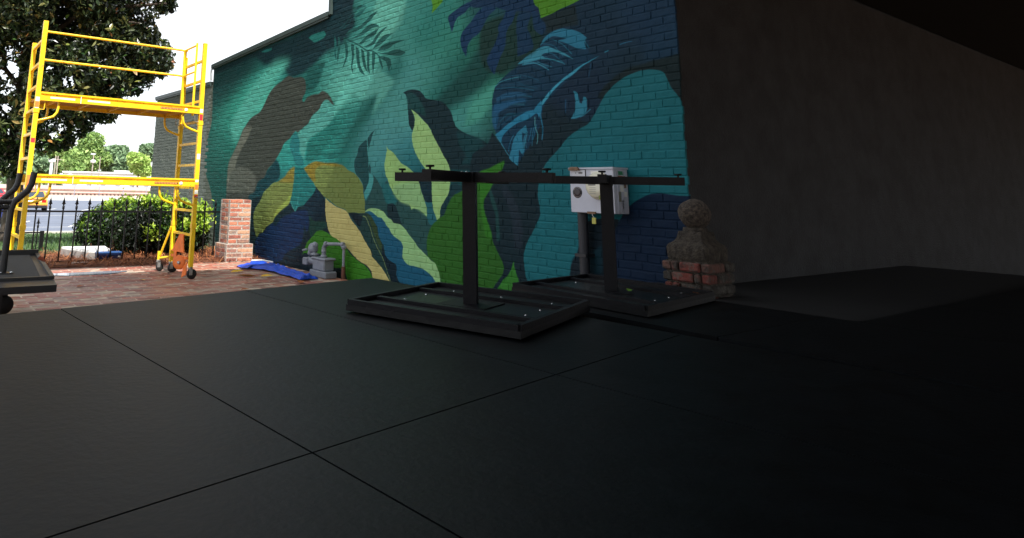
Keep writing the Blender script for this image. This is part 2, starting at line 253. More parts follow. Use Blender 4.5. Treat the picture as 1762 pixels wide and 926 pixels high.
# colour, edge softness (mm), brush width (mm, 0 = filled outline), outline in wall millimetres (along, up)
MURAL_SHAPES = [
 ((15,42,46),43,0,[(12678,3496),(10710,3562),(10249,3574),(9578,3572),(9280,3409),(8766,3295),(8753,3110),(9028,2966),(9280,3068),(9437,3270),(9738,3402),(10167,3400),(10838,3475),(11561,3428),(12576,3405)]),
 ((14,44,54),27,0,[(8163,3984),(7525,3833),(7583,3688),(7643,3616),(7769,3545),(7875,3456),(7936,3357),(8238,3438),(8507,3515),(8706,3500),(8664,3624),(8134,3658)]),
 ((15,48,55),71,0,[(10721,3483),(9413,3569),(8318,3622),(7624,3721),(7495,3438),(7813,3202),(8289,3133),(8795,2939),(9357,2902),(9658,3117),(10344,3257)]),
 ((40,125,118),9,0,[(8815,3470),(8690,3493),(8480,3491),(8343,3483),(8289,3419),(8371,3380),(8558,3359),(8628,3362)]),
 ((32,105,102),11,0,[(10504,3519),(10309,3533),(10079,3522),(10088,3486),(10303,3477)]),
 ((98,104,94),19,0,[(13015,4298),(12677,3405),(12676,3020),(12628,2542),(12656,2345),(12824,2050),(12908,1808),(12864,1563),(12736,1365),(12552,1184),(12440,1051),(12315,833),(12175,513),(11984,-316),(13178,-551),(14160,4511)]),
 ((40,114,107),155,211,[(6405,2770),(6813,2451),(7356,2024),(8011,1594)]),
 ((30,100,94),83,96,[(6715,2514),(7170,2181),(7662,1854)]),
 ((94,180,166),74,0,[(7583,2721),(7187,2716),(7375,2549),(7772,2316),(8071,2134),(7929,2414)]),
 ((92,170,155),50,0,[(6972,3655),(6344,3509),(6459,3230),(6892,3080),(7098,3358)]),
 ((22,76,73),70,0,[(4760,2700),(4867,2382),(5253,2152),(5893,2001),(5998,2037),(5689,2251),(5303,2481),(5012,2745)]),
 ((74,160,142),36,0,[(4690,2309),(4874,2089),(5064,1910),(5312,1840),(5237,2049),(4938,2218)]),
 ((80,168,152),128,0,[(9923,3256),(9382,3194),(10052,2812),(10690,2407),(11432,1961),(11694,2302),(10799,2919)]),
 ((24,84,80),61,0,[(8282,3017),(8513,2651),(8953,2611),(8797,2958)]),
 ((90,170,158),54,0,[(7637,2630),(6947,2698),(6568,2496),(7061,2095),(6939,2389),(7340,2354)]),
 ((78,158,148),17,0,[(8201,2417),(8061,2349),(7968,2269),(7986,2188),(8047,2091),(8030,2173),(8092,2082),(8315,1990),(8572,1920),(8715,1853),(8780,1707),(8821,1585),(8887,1624),(8958,1714),(8993,1829),(9032,1996),(8907,2052),(8710,2127),(8642,2222),(8594,2238),(8428,2298),(8339,2388)]),
 ((34,116,108),30,0,[(7963,2167),(8048,2091),(8314,1966),(8570,1883),(8713,1816),(8754,1694),(8769,1559),(8620,1543),(8385,1609),(8229,1711),(8033,1820),(7908,1953)]),
 ((36,116,110),20,0,[(8175,1568),(8024,1645),(7853,1708),(7604,1765),(7595,1653),(7847,1582),(8062,1536)]),
 ((38,122,124),8,0,[(9154,2029),(9028,1945),(8966,1815),(8983,1702),(8860,1598),(8801,1486),(8940,1473),(9086,1516),(9176,1645),(9266,1751),(9288,1856),(9214,1942)]),
 ((14,62,70),24,0,[(9745,1610),(9621,1527),(9578,1370),(9641,1279),(9852,1213),(10079,1083),(10693,938),(10735,1008),(10480,1081),(10399,1220),(10161,1343),(9960,1462),(9765,1592),(9652,1616)]),
 ((62,69,63),7,0,[(9436,2941),(9238,2890),(8994,2869),(8881,2815),(8844,2707),(8850,2604),(8930,2535),(8931,2481),(8873,2463),(8801,2522),(8614,2547),(8444,2541),(8350,2574),(8231,2538),(8113,2462),(8053,2396),(7993,2325),(8066,2349),(8155,2412),(8248,2428),(8339,2388),(8428,2298),(8594,2238),(8664,2181),(8665,2199),(8710,2127),(8907,2052),(9046,2000),(9114,2024),(9229,1963),(9294,1921),(9481,1852),(9558,1763),(9690,1648),(9827,1545),(10026,1441),(10135,1320),(10377,1238),(10480,1081),(10701,1001),(10739,770),(11334,518),(11614,651),(11682,856),(11683,1061),(11693,1387),(11647,1599),(11448,1791),(11253,1978),(11129,2136),(11000,2232),(10774,2364),(10417,2445),(10269,2560),(10126,2703),(9923,2821),(9661,2887)]),
 ((104,109,98),33,0,[(11672,1062),(11685,1387),(11640,1599),(11441,1790),(11245,1978),(11111,2135),(10963,2215),(10718,2184),(10931,1962),(11156,1795),(11310,1592),(11355,1384),(11238,1067)]),
 ((88,94,86),43,0,[(11541,1386),(11225,1501),(10732,1465),(10448,1294),(10520,1077),(11645,1062)]),
 ((14,42,50),6,0,[(10630,928),(10320,1002),(9789,1040),(9197,1006),(8417,1171),(8164,987),(8031,556),(8090,240),(8418,-67),(8567,-283),(10622,-270),(10498,25),(10498,403)]),
 ((30,114,112),5,0,[(9249,1477),(9089,1468),(8805,1445),(8673,1346),(8546,1261),(8445,1161),(8510,1071),(8695,961),(8789,898),(8938,875),(9035,799),(9202,923),(9370,994),(9257,1249)]),
 ((70,150,145),3,17,[(9193,973),(9119,876),(9035,805),(8967,917),(8950,1028)]),
 ((15,44,78),13,0,[(9035,803),(8686,842),(8621,773),(8598,622),(8663,517),(8745,631),(8799,368),(9143,222),(9294,136),(9394,54),(9664,-22),(10011,-44),(10261,10),(10366,159),(10326,308),(10064,444),(9783,590),(9664,552),(9452,689),(9189,762)]),
 ((14,38,50),13,0,[(9296,160),(9090,214),(8793,286),(8761,195),(8570,212),(8406,215),(8214,33),(8622,-56),(9659,-71),(9777,-33),(9394,54)]),
 ((24,66,58),9,0,[(8621,773),(8485,697),(8299,695),(8120,692),(8068,554),(8073,644),(8224,568),(8382,547),(8516,458),(8593,546),(8579,687)]),
 ((12,42,56),5,0,[(8419,1132),(8312,1086),(8215,984),(8163,860),(8258,765),(8414,684),(8560,752),(8673,830),(8788,886),(8648,986),(8509,1060)]),
 ((112,130,70),4,0,[(9102,1475),(9113,1374),(9125,1199),(9171,1023),(9229,922),(9464,815),(9679,704),(9756,611),(9982,521),(10108,427),(10213,409),(10314,336),(10375,398),(10439,516),(10435,482),(10483,670),(10416,808),(10241,935),(10132,1072),(9958,1154),(9817,1222),(9617,1255),(9400,1325),(9323,1389),(9206,1445)]),
 ((134,126,56),29,0,[(9102,1475),(9113,1374),(9124,1249),(9392,1236),(9617,1248),(9400,1325),(9323,1389),(9206,1445)]),
 ((140,164,78),22,0,[(9162,1073),(9229,922),(9464,815),(9679,704),(9761,662),(9632,809),(9366,944)]),
 ((114,134,74),3,0,[(8810,1445),(8660,1501),(8469,1539),(8212,1512),(7945,1500),(7710,1462),(7604,1405),(7442,1359),(7322,1283),(7243,1198),(7220,1092),(7174,957),(7171,864),(7192,809),(7268,837),(7422,849),(7580,837),(7642,878),(7894,925),(8071,999),(8150,1020),(8230,1053),(8325,1109),(8446,1178),(8546,1261),(8673,1346)]),
 ((134,122,48),18,0,[(8810,1445),(8660,1501),(8469,1539),(8212,1512),(7945,1500),(7710,1462),(7943,1460),(8256,1478),(8462,1428),(8450,1249),(8546,1261),(8673,1346)]),
 ((58,126,36),3,0,[(8773,188),(8718,269),(8652,367),(8470,484),(8382,547),(8224,571),(8023,530),(7808,474),(7661,409),(7498,317),(7303,242),(7172,205),(7079,164),(6979,76),(7093,14),(7562,-14),(7595,57),(7708,108),(7872,102),(8044,127),(8136,206),(8294,246),(8570,218),(8702,224)]),
 ((14,40,48),7,0,[(8120,131),(7955,77),(7747,72),(7721,-37),(7990,-68),(8168,16)]),
 ((30,64,64),3,0,[(7271,847),(7177,851),(7066,835),(6974,757),(6901,691),(6863,573),(6775,481),(6739,377),(6753,285),(6668,188),(6608,62),(6872,234),(6997,316),(7062,405),(7165,498),(7360,672),(7302,668),(7410,736),(7542,836)]),
 ((52,76,50),11,0,[(7167,841),(7011,806),(6920,720),(6900,631),(6809,498),(6798,391),(6896,492),(6988,625),(7064,753)]),
 ((12,36,46),6,0,[(7566,838),(7405,846),(7228,807),(7293,679),(7420,735)]),
 ((16,40,52),3,0,[(6775,497),(6739,383),(6637,315),(6531,307),(6503,262),(6501,150),(6416,71),(6608,70),(6659,189),(6745,286),(6798,378)]),
 ((194,188,122),3,0,[(8161,1020),(8070,976),(7893,914),(7642,868),(7559,817),(7497,755),(7377,677),(7278,603),(7298,634),(7163,499),(7032,388),(7012,320),(7015,329),(6872,254),(6768,187),(6629,71),(6798,20),(6972,57),(7010,141),(7101,201),(7325,260),(7522,357),(7706,438),(7832,482),(7661,409),(7808,474),(7979,517),(8070,600),(8108,687),(8120,704),(8156,860)]),
 ((122,146,96),0,11,[(7228,811),(7157,800),(7081,711),(7005,584),(6913,461),(6771,316),(6667,150),(6613,76)]),
 ((40,82,82),3,0,[(7008,1337),(7022,1181),(7145,1013),(7183,1017),(7181,871),(7032,918),(6889,912),(6767,877),(6697,820),(6563,758),(6433,745),(6259,633),(6077,499),(5946,420),(5918,494),(5932,654),(5861,767),(5777,816),(5819,841),(5947,862),(6020,905),(6094,935),(6200,941),(6278,990),(6437,1015),(6552,1101),(6654,1199),(6654,1164),(6724,1264),(6791,1203),(6826,1182),(6916,1264)]),
 ((34,108,112),18,0,[(6826,1203),(6689,1223),(6569,1105),(6485,1028),(6550,978),(6718,987),(6780,1082)]),
 ((22,50,58),5,0,[(6701,974),(6567,987),(6475,878),(6409,747),(6546,754),(6630,813),(6694,830)]),
 ((28,76,80),1,0,[(7170,1798),(7283,1749),(7359,1698),(7385,1600),(7442,1536),(7448,1438),(7405,1350),(7306,1285),(7246,1221),(7219,1105),(7177,1137),(7119,1232),(7106,1306),(7124,1517),(7146,1625),(7158,1754)]),
 ((28,76,80),1,0,[(6973,1913),(7097,1859),(7148,1797),(7120,1675),(7076,1761),(7041,1845)]),
 ((28,76,80),1,0,[(7104,1485),(7061,1411),(7078,1342),(7109,1390)]),
 ((72,156,156),3,0,[(7104,1348),(7107,1253),(7204,1095),(7168,1017),(7048,1149),(7006,1264),(7015,1331),(7060,1347)]),
 ((19,48,56),2,0,[(6406,2334),(6308,2353),(6180,2347),(6086,2321),(6025,2279),(5964,2219),(5788,2177),(5674,2146),(5590,2082),(5523,2001),(5483,1897),(5444,1840),(5327,1778),(5126,1705),(4983,1638),(4988,1398),(5133,1366),(5384,1378),(5555,1384),(5663,1540),(5817,1732),(5890,1860),(6009,1955),(6116,2041),(6233,2106),(6178,1997),(6177,1908),(6216,1851),(6271,1914),(6296,2006),(6305,2107),(6315,2240),(6340,2293)]),
 ((26,74,76),16,0,[(6340,2314),(6243,2323),(6117,2240),(5994,2099),(5964,2009),(6116,2061),(6233,2111),(6289,2076)]),
 ((26,78,84),10,0,[(5555,1384),(5384,1378),(5085,1365),(5085,1323),(5258,1263),(5412,1211),(5517,1157),(5556,1219)]),
 ((20,66,72),25,0,[(5444,1803),(5301,1759),(5052,1675),(5057,1436),(5383,1434),(5305,1529),(5406,1657)]),
 ((152,198,124),1,0,[(6733,1701),(6701,1655),(6594,1606),(6493,1522),(6427,1471),(6298,1419),(6188,1355),(6081,1264),(6066,1160),(5991,1040),(5947,963),(5947,861),(6020,905),(6094,935),(6200,941),(6219,924),(6278,990),(6437,1015),(6552,1101),(6654,1199),(6689,1264),(6743,1345),(6771,1457),(6747,1559),(6723,1641)]),
 ((142,190,132),29,0,[(6554,1204),(6081,1245),(6066,1160),(5991,1040),(5947,963),(5947,867),(6080,931),(6231,973),(6437,1020),(6569,1110)]),
 ((158,204,132),1,0,[(6245,2112),(6147,2059),(6039,1976),(5934,1901),(5875,1830),(5817,1742),(5746,1654),(5663,1540),(5595,1462),(5552,1371),(5554,1228),(5584,1121),(5652,1016),(5680,1007),(5721,935),(5722,859),(5777,832),(5833,931),(5861,1030),(5875,1204),(5875,1254),(5955,1376),(6037,1453),(6128,1551),(6191,1650),(6226,1759),(6215,1831),(6177,1908),(6174,1997),(6201,2058)]),
 ((18,50,62),1,0,[(6104,1273),(5875,1264),(5864,1153),(5854,1021),(5962,1022),(6021,1100),(6073,1202)]),
 ((38,106,116),3,0,[(5994,1037),(5933,1014),(5854,1016),(5833,931),(5774,830),(5819,769),(5904,783),(5944,862),(5950,963)]),
 ((150,200,138),1,0,[(7181,869),(7123,900),(7032,917),(6889,912),(6767,877),(6697,820),(6613,794),(6563,758),(6433,745),(6337,694),(6259,633),(6182,582),(6107,515),(5990,452),(5862,383),(5799,360),(5748,287),(5722,195),(5698,78),(5759,69),(5932,126),(6224,181),(6541,429),(6710,610),(6815,715),(7031,856)]),
 ((28,94,124),1,0,[(7174,864),(7068,881),(6958,844),(6904,816),(6817,805),(6747,758),(6712,721),(6644,676),(6577,612),(6430,555),(6382,493),(6393,389),(6380,359),(6286,303),(6135,295),(5989,274),(5862,222),(5779,145),(5755,69),(6075,55),(6423,75),(6496,150),(6506,271),(6637,315),(6721,365),(6766,488),(6792,499),(6863,573),(6901,691),(6974,757),(7020,806),(7103,854)]),
 ((20,43,52),3,0,[(4985,1625),(4909,1752),(4786,1611),(4573,1404),(4507,1487),(4299,1590),(4099,1711),(3908,1808),(3802,1789),(3717,1761),(3823,1724),(3962,1650),(4078,1542),(4206,1440),(4269,1349),(4318,1230),(4332,1122),(4312,1017),(4313,941),(4357,864),(4432,739),(4496,628),(4420,768),(4486,670),(4526,554),(4520,475),(4477,322),(4589,288),(4748,215),(4844,209),(4983,191),(5077,525),(5073,741),(5085,744),(5138,1074),(5196,1243),(5244,1325),(5191,1541)]),
 ((30,74,74),12,0,[(4957,1202),(4902,1096),(4849,959),(4829,680),(4874,669),(4884,917),(4960,1103)]),
 ((34,50,62),20,0,[(4763,1236),(4606,1062),(4530,824),(4558,623),(4641,616),(4674,926),(4788,1163)]),
 ((46,102,38),2,0,[(4747,1458),(4770,1387),(4828,1335),(4910,1235),(4958,1169),(5030,1085),(5050,1009),(5022,911),(4967,800),(4935,705),(4925,633),(4931,679),(4875,578),(4818,500),(4785,427),(4791,372),(4843,312),(4903,250),(4938,207),(5178,166),(5630,100),(5700,151),(5645,102),(5708,197),(5799,360),(5990,449),(5990,452),(5932,430),(5950,563),(5932,654),(5861,767),(5777,825),(5722,859),(5653,893),(5598,1001),(5544,1091),(5387,1146),(5268,1220),(5108,1341),(4953,1386),(4837,1430)]),
 ((52,122,40),10,0,[(4747,1458),(4770,1387),(4828,1335),(4910,1235),(4958,1169),(5030,1085),(5050,1009),(5022,911),(4967,800),(4935,705),(4972,683),(5022,708),(5070,886),(5110,1340),(4953,1386),(4837,1430)]),
 ((22,60,68),2,0,[(5367,1190),(5518,1091),(5592,1001),(5660,892),(5722,859),(5705,971),(5584,1121),(5543,1206),(5450,1233)]),
 ((56,128,50),1,0,[(4655,498),(4639,429),(4607,352),(4586,299),(4548,228),(4566,216),(4788,210),(4884,208),(4844,250),(4785,318),(4727,359),(4683,424)]),
 ((21,40,44),9,0,[(3629,1990),(3544,2079),(3414,2160),(3305,2206),(3187,2216),(3086,2235),(2948,2246),(2843,2249),(2766,2079),(2783,1858),(3552,1933)]),
 ((28,106,116),1,0,[(3565,1983),(3532,2015),(3466,2069),(3363,2125),(3264,2153),(3191,2165),(3105,2161),(3031,2141),(2998,2117),(2975,2069),(2947,1995),(2899,1929),(2841,1801),(2803,1116),(2857,1143),(2932,1147),(3028,1158),(3100,1165),(3175,1158),(3246,1132),(3334,1086),(3402,1033),(3482,924),(3798,894),(3914,635),(3966,586),(3989,528),(4002,410),(4477,322),(4520,475),(4526,554),(4486,670),(4420,768),(4432,739),(4357,864),(4313,941),(4312,1017),(4332,1122),(4318,1230),(4269,1349),(4206,1440),(4078,1542),(3962,1650),(3823,1724),(3734,1758)]),
 ((15,36,60),1,0,[(2778,1146),(2859,1149),(2932,1147),(3028,1158),(3100,1165),(3175,1158),(3246,1132),(3334,1086),(3402,1033),(3482,924),(3564,740),(3601,318),(2817,384)]),
 ((20,36,46),3,0,[(3475,943),(3797,908),(3908,635),(3967,561),(3997,459),(4012,261),(3566,345),(3564,740)]),
 ((24,56,68),9,0,[(3815,588),(3753,654),(3662,727),(3675,495),(3783,495)]),
 ((20,58,82),2,0,[(4579,1414),(4682,1531),(4789,1646),(4889,1824),(4902,1982),(4890,2133),(4846,2232),(4689,2333),(4523,2406),(4378,2478),(4244,2550),(4184,2620),(4084,2665),(3974,2678),(3864,2628),(3758,2565),(3687,2497),(3692,2402),(3598,2349),(3786,2266),(3952,2169),(4125,2051),(4233,1951),(4274,1787),(4388,1627),(4463,1546)]),
 ((40,112,136),2,5,[(3692,2441),(3757,2543),(3828,2590)]),
 ((28,84,110),6,6,[(3745,2454),(3827,2585),(3917,2633)]),
 ((24,68,92),2,6,[(3778,2447),(3870,2585),(3969,2637)]),
 ((40,112,136),3,5,[(3875,2500),(3950,2617),(4030,2649)]),
 ((24,68,92),6,5,[(3886,2464),(3977,2593),(4074,2633)]),
 ((40,112,136),2,8,[(3880,2415),(3985,2528),(4096,2594)]),
 ((24,68,92),3,4,[(3999,2466),(4079,2577),(4164,2592)]),
 ((34,98,124),3,6,[(3977,2409),(4090,2532),(4212,2569)]),
 ((24,68,92),2,6,[(4014,2392),(4117,2477),(4226,2520)]),
 ((34,98,124),3,9,[(3962,2328),(4111,2459),(4270,2491)]),
 ((28,84,110),2,8,[(4099,2362),(4192,2447),(4291,2452)]),
 ((16,46,64),3,11,[(4122,2341),(4238,2413),(4361,2439)]),
 ((28,84,110),3,10,[(4158,2322),(4271,2393),(4389,2409)]),
 ((24,68,92),4,13,[(4221,2312),(4344,2380),(4473,2397)]),
 ((24,68,92),4,11,[(4193,2274),(4327,2358),(4469,2360)]),
 ((16,46,64),6,12,[(4133,2230),(4328,2337),(4538,2346)]),
 ((16,46,64),4,7,[(4312,2253),(4435,2325),(4565,2319)]),
 ((28,84,110),4,8,[(4275,2217),(4480,2295),(4699,2317)]),
 ((24,68,92),4,10,[(4251,2186),(4478,2265),(4721,2286)]),
 ((28,84,110),6,5,[(4481,2205),(4600,2253),(4723,2251)]),
 ((28,84,110),6,10,[(4301,2147),(4536,2209),(4788,2228)]),
 ((34,98,124),4,7,[(4340,2129),(4583,2186),(4843,2201)]),
 ((16,46,64),2,8,[(4462,2120),(4613,2163),(4771,2158)]),
 ((16,46,64),4,12,[(4366,2089),(4583,2149),(4816,2130)]),
 ((34,98,124),2,7,[(4369,2068),(4567,2103),(4777,2086)]),
 ((24,68,92),7,10,[(4437,2047),(4616,2075),(4807,2046)]),
 ((28,84,110),2,9,[(4444,2023),(4655,2053),(4882,2001)]),
 ((40,112,136),7,8,[(4459,1999),(4665,2018),(4884,1959)]),
 ((16,46,64),7,10,[(4475,1977),(4671,1977),(4878,1919)]),
 ((16,46,64),2,14,[(4560,1940),(4708,1941),(4864,1881)]),
 ((40,112,136),7,5,[(4575,1909),(4687,1921),(4803,1852)]),
 ((28,84,110),7,13,[(4413,1930),(4623,1899),(4845,1783)]),
 ((16,46,64),2,7,[(4517,1865),(4648,1850),(4786,1746)]),
 ((24,68,92),4,6,[(4434,1879),(4580,1837),(4731,1715)]),
 ((40,112,142),2,3,[(4348,1777),(4373,1700),(4386,1590)]),
 ((52,130,158),2,5,[(4448,1717),(4473,1639),(4510,1537)]),
 ((26,72,100),2,6,[(4594,1688),(4619,1608),(4654,1528)]),
 ((40,112,142),2,4,[(4382,1767),(4407,1690),(4430,1630)]),
 ((40,112,142),2,6,[(4322,1795),(4346,1719),(4372,1649)]),
 ((40,112,142),2,3,[(4474,1690),(4498,1612),(4499,1502)]),
 ((26,72,100),2,7,[(4513,1672),(4538,1594),(4542,1533)]),
 ((26,72,100),2,7,[(4345,1813),(4370,1736),(4387,1673)]),
 ((40,112,142),2,4,[(4448,1759),(4473,1681),(4507,1592)]),
 ((40,112,142),2,6,[(4519,1716),(4545,1638),(4585,1561)]),
 ((52,130,158),2,5,[(4453,1746),(4478,1668),(4495,1576)]),
 ((40,112,142),2,6,[(4495,1750),(4520,1672),(4517,1572)]),
 ((26,72,100),2,5,[(4411,1748),(4436,1671),(4436,1562)]),
 ((52,130,158),2,6,[(4447,1702),(4472,1624),(4485,1539)]),
 ((26,72,100),2,7,[(4586,1669),(4611,1590),(4636,1504)]),
 ((52,130,158),2,4,[(4434,1733),(4459,1655),(4459,1574)]),
 ((44,122,152),3,0,[(4248,2553),(4199,2619),(4108,2667),(3971,2677),(3870,2642),(3973,2678),(3875,2648),(3781,2600),(3709,2538),(3738,2510),(3721,2434),(3814,2457),(3944,2531),(4033,2570),(3929,2570),(4080,2622),(4160,2604)]),
 ((60,142,166),3,0,[(4543,2417),(4412,2481),(4274,2533),(4163,2539),(4085,2500),(3954,2432),(3865,2363),(3992,2430),(4087,2470),(4205,2473),(4236,2460),(4187,2428),(4052,2384),(3959,2332),(4034,2364),(4148,2407),(4258,2422),(4414,2413)]),
 ((62,142,168),2,12,[(4478,2403),(4331,2398),(4230,2355),(4153,2303)]),
 ((52,122,148),2,8,[(4289,2404),(4190,2357),(4113,2328)]),
 ((60,140,160),2,8,[(4862,2220),(4780,2264),(4632,2281),(4501,2285)]),
 ((34,92,130),9,0,[(4879,2035),(4729,2055),(4487,2064),(4424,2041),(4640,2013),(4800,1951),(4847,1896),(4890,1800),(4900,1900)]),
 ((34,92,128),12,0,[(4897,1985),(4823,1928),(4826,1809),(4812,1915),(4856,1765),(4889,1836),(4896,2042)]),
 ((34,88,122),13,0,[(4842,2101),(4726,2140),(4549,2137),(4422,2106),(4551,2087),(4728,2089),(4831,2065)]),
 ((42,132,168),4,0,[(4861,1730),(4793,1762),(4691,1822),(4557,1886),(4450,1926),(4345,1941),(4324,1967),(4253,2018),(4255,1929),(4288,1860),(4316,1903),(4431,1852),(4559,1825),(4692,1762),(4767,1701),(4785,1642)]),
 ((66,162,192),1,0,[(4268,1990),(4180,2070),(4119,2121),(4001,2193),(3886,2249),(3775,2298),(3581,2355),(3776,2284),(3877,2224),(3992,2174),(4100,2104),(4169,2038),(4192,2020),(4243,1975)]),
 ((60,150,180),1,6,[(3535,2377),(3493,2386)]),
 ((46,108,142),1,4,[(3383,2418),(3329,2427),(3261,2427)]),
 ((46,128,158),3,0,[(4509,1736),(4501,1614),(4482,1540),(4516,1523),(4547,1568),(4558,1480),(4573,1407),(4679,1483),(4655,1556),(4619,1661),(4562,1731),(4454,1797),(4434,1731),(4478,1718)]),
 ((44,118,150),3,9,[(4617,1710),(4669,1630),(4688,1549)]),
 ((88,160,170),2,6,[(4338,1869),(4341,1789),(4310,1692),(4326,1607)]),
 ((44,118,150),4,14,[(4276,1911),(4248,1743),(4262,1643)]),
 ((60,140,168),1,6,[(4861,1722),(4775,1623),(4700,1525),(4573,1412)]),
 ((50,132,158),3,0,[(3879,2071),(3840,2050),(3818,1958),(3792,1946),(3773,2006),(3746,1995),(3741,1920),(3752,1870),(3818,1829),(3879,1816),(3922,1819),(3876,1880),(3862,1969)]),
 ((50,125,150),2,5,[(3705,1888),(3755,1855),(3818,1823)]),
 ((34,78,110),5,13,[(3970,2003),(3977,1874)]),
 ((34,80,112),3,8,[(3678,2296),(3710,2170)]),
 ((23,58,54),26,0,[(5018,2923),(4706,2966),(4525,2954),(4313,2866),(4218,2655),(4327,2501),(4552,2469),(4746,2343),(5028,2470),(5072,2749)]),
 ((17,56,92),3,0,[(5569,3126),(5473,3169),(5296,3217),(5113,3222),(4865,3201),(4867,3128),(5114,3157),(5218,3161),(5298,3112),(5406,3085),(5461,3030),(5504,2927),(5547,3028)]),
 ((17,56,92),3,0,[(5371,2812),(5327,2908),(5195,2995),(5116,3063),(5014,3115),(4867,3128),(4821,3054),(4943,2990),(5019,2895),(5083,2834),(5198,2790),(5262,2708),(5276,2604),(5343,2703)]),
 ((17,56,92),3,0,[(4966,2531),(4903,2612),(4842,2691),(4790,2788),(4800,2852),(4706,2949),(4670,3012),(4523,3006),(4594,2873),(4676,2784),(4702,2631),(4776,2521),(4822,2440),(4862,2350),(4888,2379),(4934,2439)]),
 ((18,56,86),3,0,[(4540,2827),(4503,2941),(4332,2904),(4399,2773),(4352,2663),(4334,2543),(4540,2493),(4537,2603)]),
 ((18,56,88),3,0,[(4331,2946),(4182,2805),(4175,2717),(4218,2655),(4318,2741)]),
 ((16,52,84),5,0,[(5113,3260),(4305,3068),(4300,2973),(4331,2929),(4535,2974),(4670,3003),(4868,3092),(5014,3115),(5166,3149),(5217,3208)]),
 ((24,44,50),11,0,[(4231,2830),(3819,2881),(3794,2678),(3980,2687),(4157,2668),(4174,2754)]),
 ((80,142,40),1,0,[(4310,3086),(4309,3018),(4293,2976),(4258,2945),(4239,2892),(4229,2830),(4090,2848),(3991,2870),(3818,2897),(3691,2938)]),
 ((84,150,42),2,0,[(5886,3433),(5641,3375),(5671,3332),(5751,3280),(5863,3228),(5848,3332)]),
 ((30,86,82),0,22,[(7790,3281),(7605,3199),(7416,3113),(7213,3004),(7058,2964),(6906,2864)]),
 ((30,86,82),1,0,[(7748,3315),(7654,3364),(7385,3383),(7227,3433),(7111,3490),(6969,3500),(7109,3421),(7264,3359),(7464,3316)]),
 ((30,86,82),1,0,[(7606,3226),(7381,3271),(7224,3334),(7088,3349),(6992,3325),(6913,3272),(7105,3285),(7299,3232)]),
 ((30,86,82),1,0,[(7406,3121),(7258,3190),(7104,3230),(6931,3261),(7026,3181),(7218,3148),(7335,3108)]),
 ((30,86,82),1,0,[(7293,3058),(7100,3092),(6988,3174),(6860,3228),(6724,3249),(6913,3160),(7060,3052),(7214,3040)]),
 ((30,86,82),1,0,[(7068,2993),(6949,3088),(6803,3140),(6621,3128),(6730,3093),(6873,3030)]),
 ((30,86,82),1,0,[(6964,2953),(6837,3013),(6676,3025),(6364,3000),(6587,2983),(6692,2947),(6835,2938)]),
 ((30,86,82),1,0,[(6982,2923),(6726,2895),(6621,2908),(6483,2891),(6357,2835),(6448,2809),(6620,2836),(6761,2872)]),
 ((30,86,82),1,0,[(6943,2875),(6904,2787),(6829,2672),(6845,2756),(6878,2832),(6777,2784),(6740,2719),(6700,2640),(6649,2727),(6685,2806),(6797,2849)]),
 ((30,86,82),1,0,[(7800,3261),(7745,3248),(7682,3141),(7670,3043),(7709,2931),(7822,2818),(7737,2983),(7743,3103)]),
 ((30,86,82),1,0,[(7607,3158),(7529,3138),(7516,2972),(7544,2835),(7522,2702),(7578,2817),(7571,2980)]),
 ((30,86,82),1,0,[(7470,3107),(7388,3021),(7361,2832),(7237,2664),(7361,2726),(7443,2879),(7467,3010)]),
 ((30,86,82),1,0,[(7347,3051),(7276,3002),(7233,2836),(7174,2689),(7284,2798),(7323,2929)]),
 ((30,86,82),1,0,[(7197,2992),(7138,2957),(7141,2799),(7121,2660),(7185,2738),(7198,2899)]),
 ((30,86,82),1,0,[(7081,2961),(7014,2937),(7013,2847),(7049,2639),(7079,2790)]),
 ((28,92,90),2,0,[(8045,3364),(7982,3242),(7989,3120),(7969,2946),(7908,2874),(8009,3025),(8048,3253)]),
 ((30,86,82),2,0,[(7936,3344),(7881,3224),(7898,3068),(7938,2939),(7960,3066),(7941,3185)]),
 ((28,92,90),1,0,[(7559,3634),(7395,3673),(7229,3627),(7394,3638),(7516,3599)]),
 ((28,92,90),1,0,[(7559,3523),(7433,3585),(7228,3609),(7350,3539),(7492,3515)]),
 ((24,84,84),0,7,[(7896,3448),(7724,3511),(7559,3622)]),
 ((24,84,84),0,7,[(7829,3422),(7658,3462),(7577,3554)]),
]
